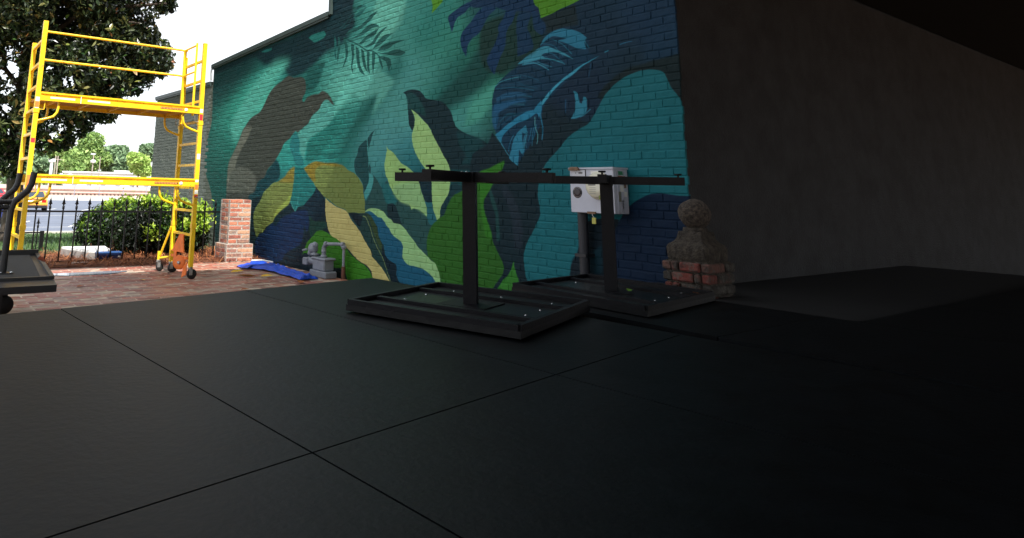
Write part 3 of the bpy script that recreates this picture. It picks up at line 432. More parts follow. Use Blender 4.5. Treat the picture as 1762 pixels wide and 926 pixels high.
# ------------------------------------------------------------------ the mural (flat paint on the brick wall)
WX = 5.0                                  # plane of the brick faces
MY0, MY1, MZ1, PX = 2.80, 13.10, 4.70, .005
def rasterise_mural():
    nw, nh = int(round((MY1-MY0)/PX)), int(round(MZ1/PX))
    g = 8                                  # coarse lattice for the soft ground colours
    gy = MY0+(np.arange(nw//g+2)*g)*PX; gz = (np.arange(nh//g+2)*g)*PX
    A, B = np.meshgrid(gy, gz)
    num = np.zeros(A.shape+(3,)); den = np.full(A.shape, 1e-12)
    for y, z, sy, sz, r_, g_, b_ in MURAL_GROUND:
        q = ((A-y/1000)/(sy*.021))**2+((B-z/1000)/(sz*.021))**2
        k = np.exp(-q/2)+1e-4/(1+q)
        num += k[..., None]*np.array(lin((r_, g_, b_))); den += k
    co = num/den[..., None]
    yy = np.arange(nw)/g; zz = np.arange(nh)/g; i = yy.astype(int); j = zz.astype(int); fy = (yy-i)[None, :, None]; fz = (zz-j)[:, None, None]
    img = (co[j][:, i]*(1-fy)*(1-fz)+co[j][:, i+1]*fy*(1-fz)+co[j+1][:, i]*(1-fy)*fz+co[j+1][:, i+1]*fy*fz)
    def smooth(P, closed):
        P = np.array(P, float); n = len(P); out = []
        T = np.zeros_like(P)
        for a in range(n):
            if not closed and a in (0, n-1): continue
            p, c, q = P[a-1], P[a], P[(a+1) % n]; u = c-p; v = q-c; lu = np.hypot(*u)+1e-9; lv = np.hypot(*v)+1e-9
            if (u@v)/(lu*lv) < .05: continue
            T[a] = (u/lu+v/lv)/2*min(lu, lv)
        for a in range(n if closed else n-1):
            b = (a+1) % n
            for t in np.arange(0, 1, .2):
                out.append((2*t**3-3*t*t+1)*P[a]+(t**3-2*t*t+t)*T[a]+(3*t*t-2*t**3)*P[b]+(t**3-t*t)*T[b])
        if not closed: out.append(P[-1])
        return np.array(out)
    def fill(poly, shape):
        m = np.zeros(shape); x = poly[:, 0]; y = poly[:, 1]; x2 = np.roll(x, -1); y2 = np.roll(y, -1)
        for r in range(shape[0]):
            for sub in (.25, .75):
                yc = r+sub; hit = ((y <= yc) & (y2 > yc)) | ((y2 <= yc) & (y > yc))
                if not hit.any(): continue
                xs = np.sort(x[hit]+(yc-y[hit])/(y2[hit]-y[hit])*(x2[hit]-x[hit]))
                for a, b in zip(xs[::2], xs[1::2]):
                    a = max(a, 0); b = min(b, shape[1])
                    if b <= a: continue
                    ia, ib = int(a), int(b)
                    if ia == ib: m[r, ia] += .5*(b-a); continue
                    m[r, ia] += .5*(1-(a-ia)); m[r, ia+1:ib] += .5
                    if ib < shape[1]: m[r, ib] += .5*(b-ib)
        return m
    def blur(m, k):
        for ax in (0, 1):
            for _ in range(2):
                c = np.cumsum(np.pad(m, [(k+1, k) if a == ax else (0, 0) for a in (0, 1)]), axis=ax)
                n = m.shape[ax]
                m = (np.take(c, np.arange(n)+2*k+1, axis=ax)-np.take(c, np.arange(n), axis=ax))/(2*k+1)
        return m
    for col, soft, brush, pts in MURAL_SHAPES:
        P = [((y/1000-MY0)/PX, z/1000/PX) for y, z in pts]
        if brush:
            S = smooth(P, False); d = np.gradient(S, axis=0); d /= np.linalg.norm(d, axis=1)[:, None]+1e-9
            N = np.stack([-d[:, 1], d[:, 0]], 1); hw = np.maximum(.8, brush/1000/PX/2)*np.linspace(1.1, .75, len(S))[:, None]
            S = np.concatenate([S+N*hw, (S-N*hw)[::-1]])
        else: S = smooth(P, True)
        k = int(round(soft/1000/PX/2)); pad = 2*k+3
        x0 = max(0, int(S[:, 0].min())-pad); x1 = min(nw, int(S[:, 0].max())+pad); y0 = max(0, int(S[:, 1].min())-pad); y1 = min(nh, int(S[:, 1].max())+pad)
        if x1 <= x0 or y1 <= y0: continue
        # draw beyond the picture's edges too, so that a soft edge does not follow the border
        ex, ey = (pad if k else 0), (pad if k else 0)
        m = fill(S-np.array([x0-ex, y0-ey]), (y1-y0+2*ey, x1-x0+2*ex))
        if k: m = blur(m, k)
        m = np.clip(m[ey:ey+y1-y0, ex:ex+x1-x0], 0, 1)[..., None]
        img[y0:y1, x0:x1] = img[y0:y1, x0:x1]*(1-m)+np.array(lin(col))*m
    return img
mural = rasterise_mural()
im = bpy.data.images.new('mural_paint', mural.shape[1], mural.shape[0], float_buffer=True, is_data=True)
im.pixels.foreach_set(np.concatenate([mural, np.ones(mural.shape[:2]+(1,))], 2).astype(np.float32).ravel()); im.update()
PAINT_GAIN = .86
def mural_material():
    m = bpy.data.materials.new('mural_paint'); m.use_nodes = True; t = m.node_tree; b = t.nodes['Principled BSDF']
    g = t.nodes.new('ShaderNodeNewGeometry'); s = t.nodes.new('ShaderNodeSeparateXYZ'); t.links.new(g.outputs['Position'], s.inputs[0])
    def lin_map(o, a, b_):
        q = t.nodes.new('ShaderNodeMath'); q.operation = 'MULTIPLY_ADD'; q.inputs[1].default_value = a; q.inputs[2].default_value = b_
        t.links.new(o, q.inputs[0]); return q.outputs[0]
    c = t.nodes.new('ShaderNodeCombineXYZ')
    t.links.new(lin_map(s.outputs['Y'], 1/(MY1-MY0), -MY0/(MY1-MY0)), c.inputs[0]); t.links.new(lin_map(s.outputs['Z'], 1/MZ1, 0), c.inputs[1])
    tx = t.nodes.new('ShaderNodeTexImage'); tx.image = im; tx.extension = 'EXTEND'; t.links.new(c.outputs[0], tx.inputs[0])
    n = t.nodes.new('ShaderNodeTexNoise'); n.inputs['Scale'].default_value = 5; n.inputs['Detail'].default_value = 8; n.inputs['Roughness'].default_value = .7
    t.links.new(g.outputs['Position'], n.inputs['Vector'])
    k = lin_map(n.outputs[0], .5*PAINT_GAIN, .75*PAINT_GAIN)
    v = t.nodes.new('ShaderNodeVectorMath'); v.operation = 'SCALE'; t.links.new(tx.outputs[0], v.inputs[0]); t.links.new(k, v.inputs['Scale'])
    t.links.new(v.outputs[0], b.inputs['Base Color']); b.inputs['Roughness'].default_value = .6; b.inputs['Specular IOR Level'].default_value = .10
    n2 = t.nodes.new('ShaderNodeTexNoise'); n2.inputs['Scale'].default_value = 17; n2.inputs['Detail'].default_value = 6
    t.links.new(g.outputs['Position'], n2.inputs['Vector'])
    bp = t.nodes.new('ShaderNodeBump'); bp.inputs['Strength'].default_value = .5; bp.inputs['Distance'].default_value = .016
    t.links.new(n2.outputs[0], bp.inputs['Height']); t.links.new(bp.outputs[0], b.inputs['Normal'])
    return m
M_MURAL = mural_material()
M_GREYWALL = mat('grey_painted_brick', (104, 110, 104), .7, var=.12, vscale=3, bump=.4, bscale=30)
M_STUCCO = mat('charcoal_stucco', (38, 39, 42), .85, var=.35, vscale=4, bump=.5, bscale=60)
M_COPING = mat('coping_metal', (58, 72, 70), .45, metal=.2, var=.15, vscale=4)
M_ROOF = mat('porch_boards', (26, 25, 24), .8, var=.2, vscale=3)

CY = 2.865                                 # corner of the building
bld = thing('brick_building', 'painted brick building whose long side wall carries the leaf and bird mural', 'building', (WX, CY, 0))
def top_at(y):
    if y < 8.165: return 4.62
    if y < 12.70: return 3.685+(y-8.165)*(3.535-3.685)/(12.70-8.165)
    return 3.19+(y-12.7)*.016
# masonry behind the brick faces
mb = MB()
for a, b in ((CY+.01, 8.165), (8.165, 12.70)):
    mb.prism([(WX+.003, a, -.2), (WX+.003, b, -.2), (WX+.003, b, top_at(b-1e-4)), (WX+.003, a, top_at(a+1e-4))], (.35, 0, 0))
mb.build('mural_wall', M_MURAL, bld)
mb = MB(); mb.prism([(WX+.003, 12.70, -.2), (WX+.003, 16.33, -.2), (WX+.003, 16.33, top_at(16.33)), (WX+.003, 12.70, top_at(12.8))], (.35, 0, 0))
mb.build('grey_wall', M_GREYWALL, bld, label='lower grey painted stretch of the wall beyond the mural')
mb = MB().box((WX+.40, CY+.2, -.2), (26, 16.32, 3.1)).build('building_core', M_STUCCO, bld)
MB().box((WX+.012, CY+.004, -.2), (60, CY+.15, 3.36)).build('return_wall', M_STUCCO, bld, label='dark charcoal rendered wall round the corner from the mural')
MB().box((-3.5, -9, 3.34), (60, CY-.02, 3.52)).build('porch_roof', M_ROOF, bld)
MB().box((-3.4, -8.9, 3.52), (60, CY-.06, 8.1)).build('shade_block', M_STUCCO, bld)  # unseen mass above the porch, added to shade the patio and mural
# copings
mb = MB()
def cop(y0, y1, z0, z1):
    mb.prism([(WX-.05, y0, z0), (WX-.05, y1, z1), (WX-.05, y1, z1+.07), (WX-.05, y0, z0+.07)], (.5, 0, 0))
    mb.prism([(WX-.035, y0, z0-.03), (WX-.035, y1, z1-.03), (WX-.035, y1, z1-.002), (WX-.035, y0, z0-.002)], (.45, 0, 0))
ym = 10.55
cop(8.19, ym, top_at(8.19), top_at(ym)); cop(ym+.012, 12.73, top_at(ym), top_at(12.69)); cop(12.745, 16.36, top_at(12.8), top_at(16.36))
mb.build('coping', M_COPING, bld)
MB().box((WX-.04, 8.12, 3.70), (WX+.3, 8.175, 4.7)).build('wall_edge_flashing', M_COPING, bld)
MB().tube([(WX-.03, 12.735, 3.53), (WX-.045, 12.74, 3.42), (WX-.03, 12.735, 3.28)], .022, 8).build('flashing_end', mat('bare_metal', (190, 195, 195), .35, metal=.7), bld)

# brick faces: course 67.7 mm, running bond, thick old paint rounding the edges
CH, BL, JT = .0677, .213, .0036
def brick_mesh(l, name):
    h = CH-JT; c = .009
    vs = []
    for x, k in ((.02, 0), (.0018, 0), (-.0022, c)):
        w_ = lambda: random.gauss(0, .0011) if x < .01 else 0        # hand-made edges
        vs += [(x+w_()*.5, -l/2+k*.5+w_(), -h/2+k+w_()), (x+w_()*.5, l/2-k*.5+w_(), -h/2+k+w_()), (x+w_()*.5, l/2-k*.5+w_(), h/2-k+w_()), (x+w_()*.5, -l/2+k*.5+w_(), h/2-k+w_())]
    fs = [(8, 9, 10, 11)[::-1]]
    for r in (0, 4):
        for q in range(4): fs.append((r+q, r+(q+1) % 4, r+4+(q+1) % 4, r+4+q))
    return np.array(vs), fs
BRV, BRF = {}, None
bricks = []
row = 0; z = .01
while z < 4.56:
    head = row % 6 == 3; bl = BL/2 if head else BL       # every sixth course is laid in headers
    y = CY-(.25*BL if head else .5*BL if row % 2 else 0); zc = z+CH/2
    while y < 16.33:
        a, b = max(y, CY+(.002 if row % 2 else .0)), min(y+bl, 16.33)
        if b-a > .05 and zc+CH/2 < min(top_at(a), top_at(b-1e-3))-.01: bricks.append((a, b, zc))
        y += bl
    z += CH; row += 1
def px_size(b):
    d = math.hypot(WX, (b[0]+b[1])/2); return (b[1]-b[0])*WX/d/d
def in_photo(b): return .42 < b[2] < 2.75
order = sorted(range(len(bricks)), key=lambda i: -px_size(bricks[i])*(1 if in_photo(bricks[i]) else .2))
near = set(order[:300])
vb, fb = [], []; vg, fg = [], []
full = {}
for i, (a, b, zc) in enumerate(bricks):
    l = b-a-JT*.55; jx = random.gauss(0, .0012); jz = random.gauss(0, .0016); jy = random.gauss(0, .002); rx = random.gauss(0, .008); ry = random.gauss(0, .012)
    if i in near:
        key = (round(l, 3), i % 14)
        if key not in full:
            V, fs = brick_mesh(l, 'brick'); m_ = MB().add(V, fs); full[key] = m_.mesh('brick', M_MURAL)
        o = bpy.data.objects.new('brick', full[key]); scene.collection.objects.link(o)
        o.location = (WX+jx, (a+b)/2+jy, zc+jz); o.rotation_euler = (rx, ry, random.gauss(0, .006))
        o.parent = bld; o.matrix_parent_inverse = bld.matrix_world.inverted()
        continue
    V, fs = brick_mesh(l, 'brick')
    R_ = np.array(Matrix.Rotation(rx, 3, 'X') @ Matrix.Rotation(ry, 3, 'Y')); V = V@R_.T+np.array([WX+jx, (a+b)/2+jy, zc+jz])
    tv, tf = (vb, fb) if a < 12.69 else (vg, fg)
    k = sum(len(x) for x in tv) if False else (len(tv)*12); tv.append(V); tf += [tuple(q+k for q in f) for f in fs]
arrays('mural_bricks', np.concatenate(vb), np.array(fb), M_MURAL, bld, kind='stuff')
arrays('grey_bricks', np.concatenate(vg), np.array(fg), M_GREYWALL, bld, kind='stuff')
# ------------------------------------------------------------------ ground, patio, beds, car park
LOTZ = -.80
def gz(y):
    if y < 12.6: return 0.0
    if y < 29: return LOTZ*((y-12.6)/(29-12.6))
    return LOTZ
M_EARTH = mat('bare_earth', (120, 96, 74), .95, var=.25, vscale=1.2, bump=.4)
ys = [-400, -60, -10, 3, 10, 12.6]+[12.6+(29-12.6)*k/8 for k in range(1, 9)]+[60, 200, 700, 4500]
mb = MB(); vs = []; xs = [-3000, -200, -30, -8, 0, 8, 40, 300, 3000]
for y in ys: vs += [(x, y, gz(y)-.03) for x in xs]
n = len(xs); mb.add(vs, [(j*n+i, j*n+i+1, (j+1)*n+i+1, (j+1)*n+i) for j in range(len(ys)-1) for i in range(n-1)])
mb.build('ground', M_EARTH, kind='structure')
# patio: sand bed with individually laid old bricks
M_BED = mat('patio_sand', (168, 152, 136), .9, var=.3, vscale=5)
BR_STOPS = [(0, (146, 78, 64)), (.16, (120, 72, 62)), (.34, (160, 96, 80)), (.50, (134, 106, 94)), (.64, (166, 108, 88)), (.78, (120, 92, 84)), (.90, (146, 122, 108)), (1, (154, 86, 70))]
M_PBRICK = ramp_mat('patio_brick', BR_STOPS, .42, 'random', bump=.5, mottled=.12, smear=((150, 138, 126), 9, .60, .45))
M_PBRICKS = ramp_mat('patio_brick_far', BR_STOPS, .42, 'tone', bump=.5, mottled=.12, smear=((150, 138, 126), 9, .60, .45))
PX0, PX1, PY0, PY1 = -5.0, 4.93, -2.0, 10.02
pat = MB().box((PX0, PY0, -.028), (PX1, PY1, -.0035)).build('patio', M_BED, kind='structure')
PW, PL = .100, .245
cells = []
r_ = 0; y = 2.0
while y+PW < PY1:
    x = PX0-(PL/2 if r_ % 2 else 0)
    while x < PX1:
        a, b = max(x, PX0), min(x+PL, PX1)
        if b-a > .06: cells.append((a, b, y))
        x += PL
    y += PW; r_ += 1
def vis(c):                                     # how large the brick shows from where one stands
    x, yy = (c[0]+c[1])/2, c[2]
    p = Vector((x, yy, -EYE)); d = p.length; u = p.dot(rgt)/p.dot(fwd); v = p.dot(up)/p.dot(fwd)
    if not (-.53 < u < .15) or v < -.352 or (yy < 4.1+.12*(x-2.8) and x < 3.0): return 0
    return 1/d**2
idx = sorted(range(len(cells)), key=lambda i: -vis(cells[i])); nearp = set(idx[:300])
pm = {}; V, F, Tn = [], [], []
for i, (a, b, yy) in enumerate(cells):
    l = b-a-.014; ww = PW-.014
    dz = random.gauss(-.001, .002); rx, ry, rz_ = random.gauss(0, .012), random.gauss(0, .01), random.gauss(0, .012)
    key = round(l, 2)
    if key not in pm:
        c = .006; pm[key] = MB().add([(sx*(l/2-k), sy*(ww/2-k), z) for z, k in ((-.03, 0), (-.006, 0), (0, c)) for sx, sy in ((-1, -1), (1, -1), (1, 1), (-1, 1))],
            [(8, 9, 10, 11)]+[(r+q, r+(q+1) % 4, r+4+(q+1) % 4, r+4+q) for r in (0, 4) for q in range(4)])
    if i in nearp:
        m_ = pm[key]
        if not hasattr(m_, 'me'): m_.me = m_.mesh('brick', M_PBRICK)
        o = bpy.data.objects.new('brick', m_.me); scene.collection.objects.link(o); o.parent = pat
        o.location = ((a+b)/2, yy+PW/2, dz); o.rotation_euler = (rx, ry, rz_); continue
    R3 = np.array(Matrix.Rotation(rz_, 3, 'Z') @ Matrix.Rotation(rx, 3, 'X') @ Matrix.Rotation(ry, 3, 'Y'))
    k = len(V)*12; V.append(np.array(pm[key].v)@R3.T+np.array([(a+b)/2, yy+PW/2, dz])); F += [tuple(q+k for q in f) for f in pm[key].f]; Tn += [random.random()]*9
arrays('brick_paving', np.concatenate(V), np.array(F), M_PBRICKS, pat, tone=Tn, kind='stuff')

# pine-straw bed between the patio and the grass
M_MULCH = mat('pine_straw', (92, 52, 33), .95, var=.4, vscale=14, bump=.8, bscale=30)
def sheet(name, x0, x1, y0, y1, nx, ny, zf, m, **kw):
    vs = [(x0+(x1-x0)*i/nx, y0+(y1-y0)*j/ny, 0) for j in range(ny+1) for i in range(nx+1)]
    vs = [(x, y_, zf(x, y_)) for x, y_, _ in vs]
    F_ = np.array([(j*(nx+1)+i, j*(nx+1)+i+1, (j+1)*(nx+1)+i+1, (j+1)*(nx+1)+i) for j in range(ny) for i in range(nx)])
    return arrays(name, np.array(vs), F_, m, smooth=True, **kw)
sheet('mulch_bed', -6, 4.98, 9.93, 12.0, 150, 40, lambda x, y_: gz(y_)-.02+min(1, (y_-9.93)/.15)*(.022+.022*(.5+.5*noise.noise((x*2.2, y_*2.2, 0)))+.015*noise.noise((x*9, y_*9, 3))), M_MULCH, kind='structure')
n = 9000; P_ = np.stack([rng.uniform(-1, 4.95, n), rng.uniform(9.9, 12.05, n), rng.uniform(.0, .055, n)], 1)
M_STRAW = ramp_mat('straw', [(0, (76, 42, 28)), (.5, (134, 76, 44)), (1, (176, 116, 70))], .9)
d = rng.normal(size=(n, 3)); d[:, 2] *= .25; d /= np.linalg.norm(d, axis=1)[:, None]; s_ = np.cross(d, [0, 0, 1.]); s_ /= np.linalg.norm(s_, axis=1)[:, None]
L_ = rng.uniform(.06, .16, n)[:, None]; Vv = np.stack([P_-d*L_-s_*.004, P_-d*L_+s_*.004, P_+d*L_+s_*.003, P_+d*L_-s_*.003], 1).reshape(-1, 3)
arrays('pine_needles', Vv, np.arange(4*n).reshape(n, 4), M_STRAW, tone=rng.random(n), kind='stuff')

# grass slope down to the car park
M_GRASS = mat('grass_sheet', (58, 86, 48), .9, var=.35, vscale=2.5, bump=.6, bscale=25)
sheet('grass', -40, 40, 11.9, 28.7, 60, 28, lambda x, y_: gz(y_)+.006+.02*noise.noise((x*.9, y_*.9, 1)), M_GRASS, kind='structure')
n = 16000; gx = rng.uniform(-2, 9, n); gy_ = 11.95+16.4*rng.random(n)**1.4; P_ = np.stack([gx, gy_, np.array([gz(v) for v in gy_])+.01], 1)
h_ = rng.uniform(.04, .10, n)[:, None]; lean = rng.normal(size=(n, 3))*.4; lean[:, 2] = 1; sd_ = rng.normal(size=(n, 3)); sd_[:, 2] = 0; sd_ /= np.linalg.norm(sd_, axis=1)[:, None]
Vv = np.stack([P_-sd_*.012, P_+sd_*.012, P_+lean*h_], 1).reshape(-1, 3)
arrays('grass_blades', Vv, np.arange(3*n).reshape(n, 3), ramp_mat('grass_blade', [(0, (46, 72, 36)), (.6, (70, 100, 52)), (1, (100, 124, 74))], .8, trans=.25), tone=rng.random(n), kind='stuff')
M_ASPH = mat('asphalt', (92, 100, 116), .8, var=.15, vscale=.8, bump=.3, bscale=60)
sheet('car_park', -80, 160, 28.7, 90, 2, 2, lambda x, y_: LOTZ+.004, M_ASPH, kind='structure')
M_CONC = mat('pale_concrete', (176, 172, 164), .85, var=.12, vscale=3, bump=.2)
MB().box((-80, 28.5, LOTZ-.05), (160, 28.7, LOTZ+.12)).build('kerb', M_CONC, kind='structure')
M_LINE = mat('road_paint', (214, 214, 208), .7, var=.12, vscale=6)
mb = MB()
def stripe(x0, y0, x1, y1, wd=.11):
    p = Vector((x0, y0, 0)); q = Vector((x1, y1, 0)); r2 = (q-p).cross(Vector((0, 0, 1))).normalized()*wd/2; z = Vector((0, 0, LOTZ+.009))
    mb.add([p-r2+z, p+r2+z, q+r2+z, q-r2+z], [(0, 1, 2, 3)])
for k in range(-3, 9): stripe(6.6+2.7*k, 33.4, 8.4+2.7*k, 38.8)
for k in range(-3, 12): stripe(10.6+2.75*k, 52, 13.2+2.75*k, 58.5)
stripe(-60, 33.3, 110, 33.3); stripe(-60, 45.5, 110, 45.5, .14)
mb.build('parking_lines', M_LINE, kind='structure')
# pale service road, then the railway
sheet('service_road', -150, 300, 90, 112, 2, 2, lambda x, y_: LOTZ+.006, mat('pale_gravel', (190, 186, 178), .9, var=.1, vscale=.6), kind='structure')
# ------------------------------------------------------------------ rolling scaffold tower
M_YEL = mat('yellow_paint', (255, 203, 28), .42, var=.14, vscale=9, bump=.2, bscale=30, coat=.15, wear=((126, 92, 52), 22, .60, .85))
M_YELD = mat('weathered_yellow', (214, 160, 26), .5, var=.2, vscale=6)
M_GALV = mat('galvanised', (176, 178, 178), .4, metal=.8)
M_RUB = mat('black_rubber', (22, 22, 23), .6, var=.2, vscale=20)
M_ORA = mat('orange_paint', (240, 124, 50), .6, var=.15, vscale=9, wear=((140, 80, 44), 20, .62, .6))
M_PLY = mat('plywood_underside', (168, 120, 60), .8, var=.2, vscale=4)
M_STICK = mat('white_sticker', (226, 226, 222), .5); M_RED = mat('red_sticker', (206, 44, 56), .5); M_BROWN = mat('brown_decal', (92, 44, 14), .5)
SX0, SX1, SY0, SY1 = 1.15, 3.115, 8.27, 9.0
sc = thing('scaffold_tower', 'yellow rolling scaffold tower with two platforms standing on the brick patio', 'scaffold', ((SX0+SX1)/2, (SY0+SY1)/2, 0))
for x, y, zt in ((SX0, SY0, 3.0), (SX0, SY1, 2.86), (SX1, SY0, 3.01), (SX1, SY1, 2.93)):
    p = MB().bar((x, y, .135), (x, y, zt), .05, .05).build('post', M_YEL, sc)
    for z in (.62, 1.92): MB().box((x-.031, y-.031, z), (x+.031, y+.031, z+.05)).build('collar', M_YEL, p)
    MB().tube([(x, y-.03, 1.0), (x, y-.045, 1.0)], .012, 6).build('pin', M_GALV, p)
for x in (SX0, SX1):
    for k, z in enumerate((.53, .83, 1.12, 1.41, 1.69, 1.97, 2.24, 2.51, 2.78)):
        MB().bar((x, SY0+.025, z), (x, SY1-.025, z), .030, .030).build('rung', M_YEL, sc)
for z1 in (2.16, 1.23):
    for y, s in ((SY0, -1), (SY1, 1)):
        mb = MB(); yo = y+s*.027      # channel: flat web, folded upper lip, recess under the lip
        mb.box((SX0+.025, min(yo, yo-s*.012), z1-.102), (SX1-.025, max(yo, yo-s*.012), z1))
        mb.box((SX0+.03, min(yo, yo+s*.024), z1-.018), (SX1-.03, max(yo, yo+s*.024), z1+.001))
        mb.box((SX0+.03, min(yo, yo+s*.022), z1-.098), (SX1-.03, max(yo, yo+s*.022), z1-.042))
        rl = mb.build('side_rail', M_YEL, sc)
        if s < 0:
            f = yo-.0235
            for a, b in ((.13, .40), (.54, .80)): MB().box((SX0+a, f-.001, z1-.070), (SX0+b, f, z1-.050)).build('label_strip', M_STICK, rl)
            MB().box((SX0+.46, f-.004, z1-.100), (SX0+.468, f, z1-.02)).build('cable_tie', M_STICK, rl)
            dc = MB().box((SX1-.55, f-.0012, z1-.073), (SX1-.25, f, z1-.048)).build('decal', M_BROWN, rl)
            mb = MB()
            xx = SX1-.545
            while xx < SX1-.27:
                wd = random.choice((.010, .013, .016)); mb.box((xx, f-.002, z1-.070), (xx+wd*.8, f-.0012, z1-.052)); xx += wd+.005
            mb.build('decal_print', mat('orange_print', (236, 160, 96), .5), rl)
            MB().lathe([(.0, 0), (.022, 0), (.022, .001), (0, .001)], (SX1-.215, f, z1-.062), (0, -1, 0), 14).build('white_badge', M_STICK, rl)
    for x, s in ((SX0, 1), (SX1, -1)):
        for y in (SY0, SY1):
            q = [(x+s*.02, y, z1-.33), (x+s*.12, y, z1-.30), (x+s*.19, y, z1-.27), (x+s*.225, y, z1-.22), (x+s*.235, y, z1-.16), (x+s*.235, y, z1-.10)]
            MB().tube(q, .015, 8).build('brace', M_YEL, sc)
            MB().tube([(x+s*.03, y-.02, z1-.20), (x+s*.08, y-.02, z1-.20), (x+s*.083, y-.02, z1-.13), (x+s*.083, y-.02, z1-.10)], .006, 6).build('lock_pin', M_GALV if s < 0 else M_YEL, sc)
    if z1 > 2:
        dk = MB().box((SX0+.03, SY0-.01, z1-.055), (SX1-.03, SY1+.01, z1-.035)).build('deck', M_PLY, sc)
        for k in range(5): MB().box((SX0+.2+.38*k, SY0-.005, z1-.085), (SX0+.23+.38*k, SY1+.005, z1-.0555)).build('deck_bearer', M_YELD, dk)
# guard rails along the back and across the right-hand end
for z in (3.02, 2.655): MB().tube([(SX0+.10, SY1-.05, z), (SX1-.08, SY1-.05, z), (SX1-.02, SY1-.06, z-.01), (SX1-.02, SY1-.10, z-.01)], .015, 8).build('guard_rail', M_YEL, sc)
for z in (3.02, 2.655): MB().tube([(SX1-.03, SY1-.05, z), (SX1-.03, SY0+.22, z)], .013, 8).build('guard_rail', M_YEL, sc)
MB().tube([(SX1-.03, SY0+.22, 2.06), (SX1-.03, SY0+.22, 3.05)], .016, 8).build('guard_post', M_YEL, sc)
MB().bar((SX1-.03, SY1-.05, 2.06), (SX1-.03, SY1-.05, 3.03), .035, .035).build('guard_post', M_YEL, sc)
for x, y, zz in ((SX1, SY0, ((1.19, 1.22, M_STICK), (1.10, 1.16, M_ORA), (1.04, 1.09, M_STICK), (.995, 1.03, M_RED), (2.08, 2.13, M_STICK), (1.98, 2.06, M_RED), (1.92, 1.97, M_STICK), (1.48, 1.55, M_STICK))), (SX0, SY0, ((1.92, 2.10, M_STICK), (1.98, 2.05, M_ORA), (1.58, 1.63, M_RED), (1.10, 1.22, M_ORA)))):
    for a, b, m_ in zz: MB().box((x-.021, y-.0262, a), (x+.021, y-.025-(.0016 if m_ is not M_STICK else .0006), b)).build('sticker', m_, sc)
def caster(x, y, parent, r=.062):
    c = MB().tube([(x, y, .15), (x, y, .125)], .028, 12).add([], []).build('caster', M_GALV, parent)
    mb = MB()
    for s in (-1, 1): mb.box((x-.02, y+s*.026-.003, .05), (x+.02, y+s*.026+.003, .13))
    mb.box((x-.026, y-.029, .118), (x+.026, y+.029, .128)); mb.build('caster_fork', M_GALV, c)
    MB().lathe([(.012, -.021), (r-.01, -.021), (r, -.014), (r, .014), (r-.01, .021), (.012, .021)], (x+.02, y, r), (0, 1, 0), 22).build('wheel', M_RUB, c)
for x, y in ((SX0, SY0), (SX0, SY1), (SX1, SY0), (SX1, SY1)): caster(x, y, sc)
# brace leg and its small wheel, folded out behind the right-hand end
lg = MB().tube([(SX1-.03, SY1, .60), (SX1-.09, SY1+.20, .21)], .016, 8).tube([(SX1-.02, SY1+.02, .20), (SX1-.09, SY1+.20, .17)], .016, 8).build('outrigger', M_YEL, sc)
caster(SX1-.10, SY1+.22, lg, .05)
MB().tube([(SX1-.10, SY1+.22, .13), (SX1-.10, SY1+.22, .26)], .022, 8).build('outrigger_socket', M_YEL, lg)
# orange outrigger plates hung inside the right-hand end of the tower
og = thing('outrigger_bracket', 'orange triangular steel outrigger hung on the lowest rung of the yellow scaffold', 'bracket', (SX1-.02, 8.6, .25))
MB().prism([(SX1-.05, 8.47, .53), (SX1-.05, 8.60, .53), (SX1-.05, 8.87, .295), (SX1-.05, 8.42, .305)], (.012, 0, 0)).build('gusset_plate', M_ORA, og)
MB().lathe([(0, 0), (.085, 0), (.09, .006), (.085, .012), (0, .012)], (SX1-.075, 8.47, .185), (-.75, -.66, 0), 20).build('foot_plate', M_ORA, og)
MB().lathe([(0, 0), (.02, 0), (.02, .02), (0, .02)], (SX1-.083, 8.46, .185), (-.75, -.66, 0), 10).build('foot_hub', M_GALV, og)
MB().prism([(SX1-.06, 8.66, .30), (SX1-.06, 8.76, .30), (SX1-.06, 8.76, .12), (SX1-.06, 8.68, .16)], (.012, 0, 0)).build('tongue', M_ORA, og)
MB().prism([(SX1-.045, 8.30, .20), (SX1-.045, 8.40, .14), (SX1-.045, 8.46, .0), (SX1-.045, 8.30, .05)], (.010, 0, 0)).build('toe_plate', M_ORA, og)
MB().bar((SX1-.03, 8.33, .245), (SX1-.03, 8.92, .235), .02, .03).build('crossbar', M_ORA, og)
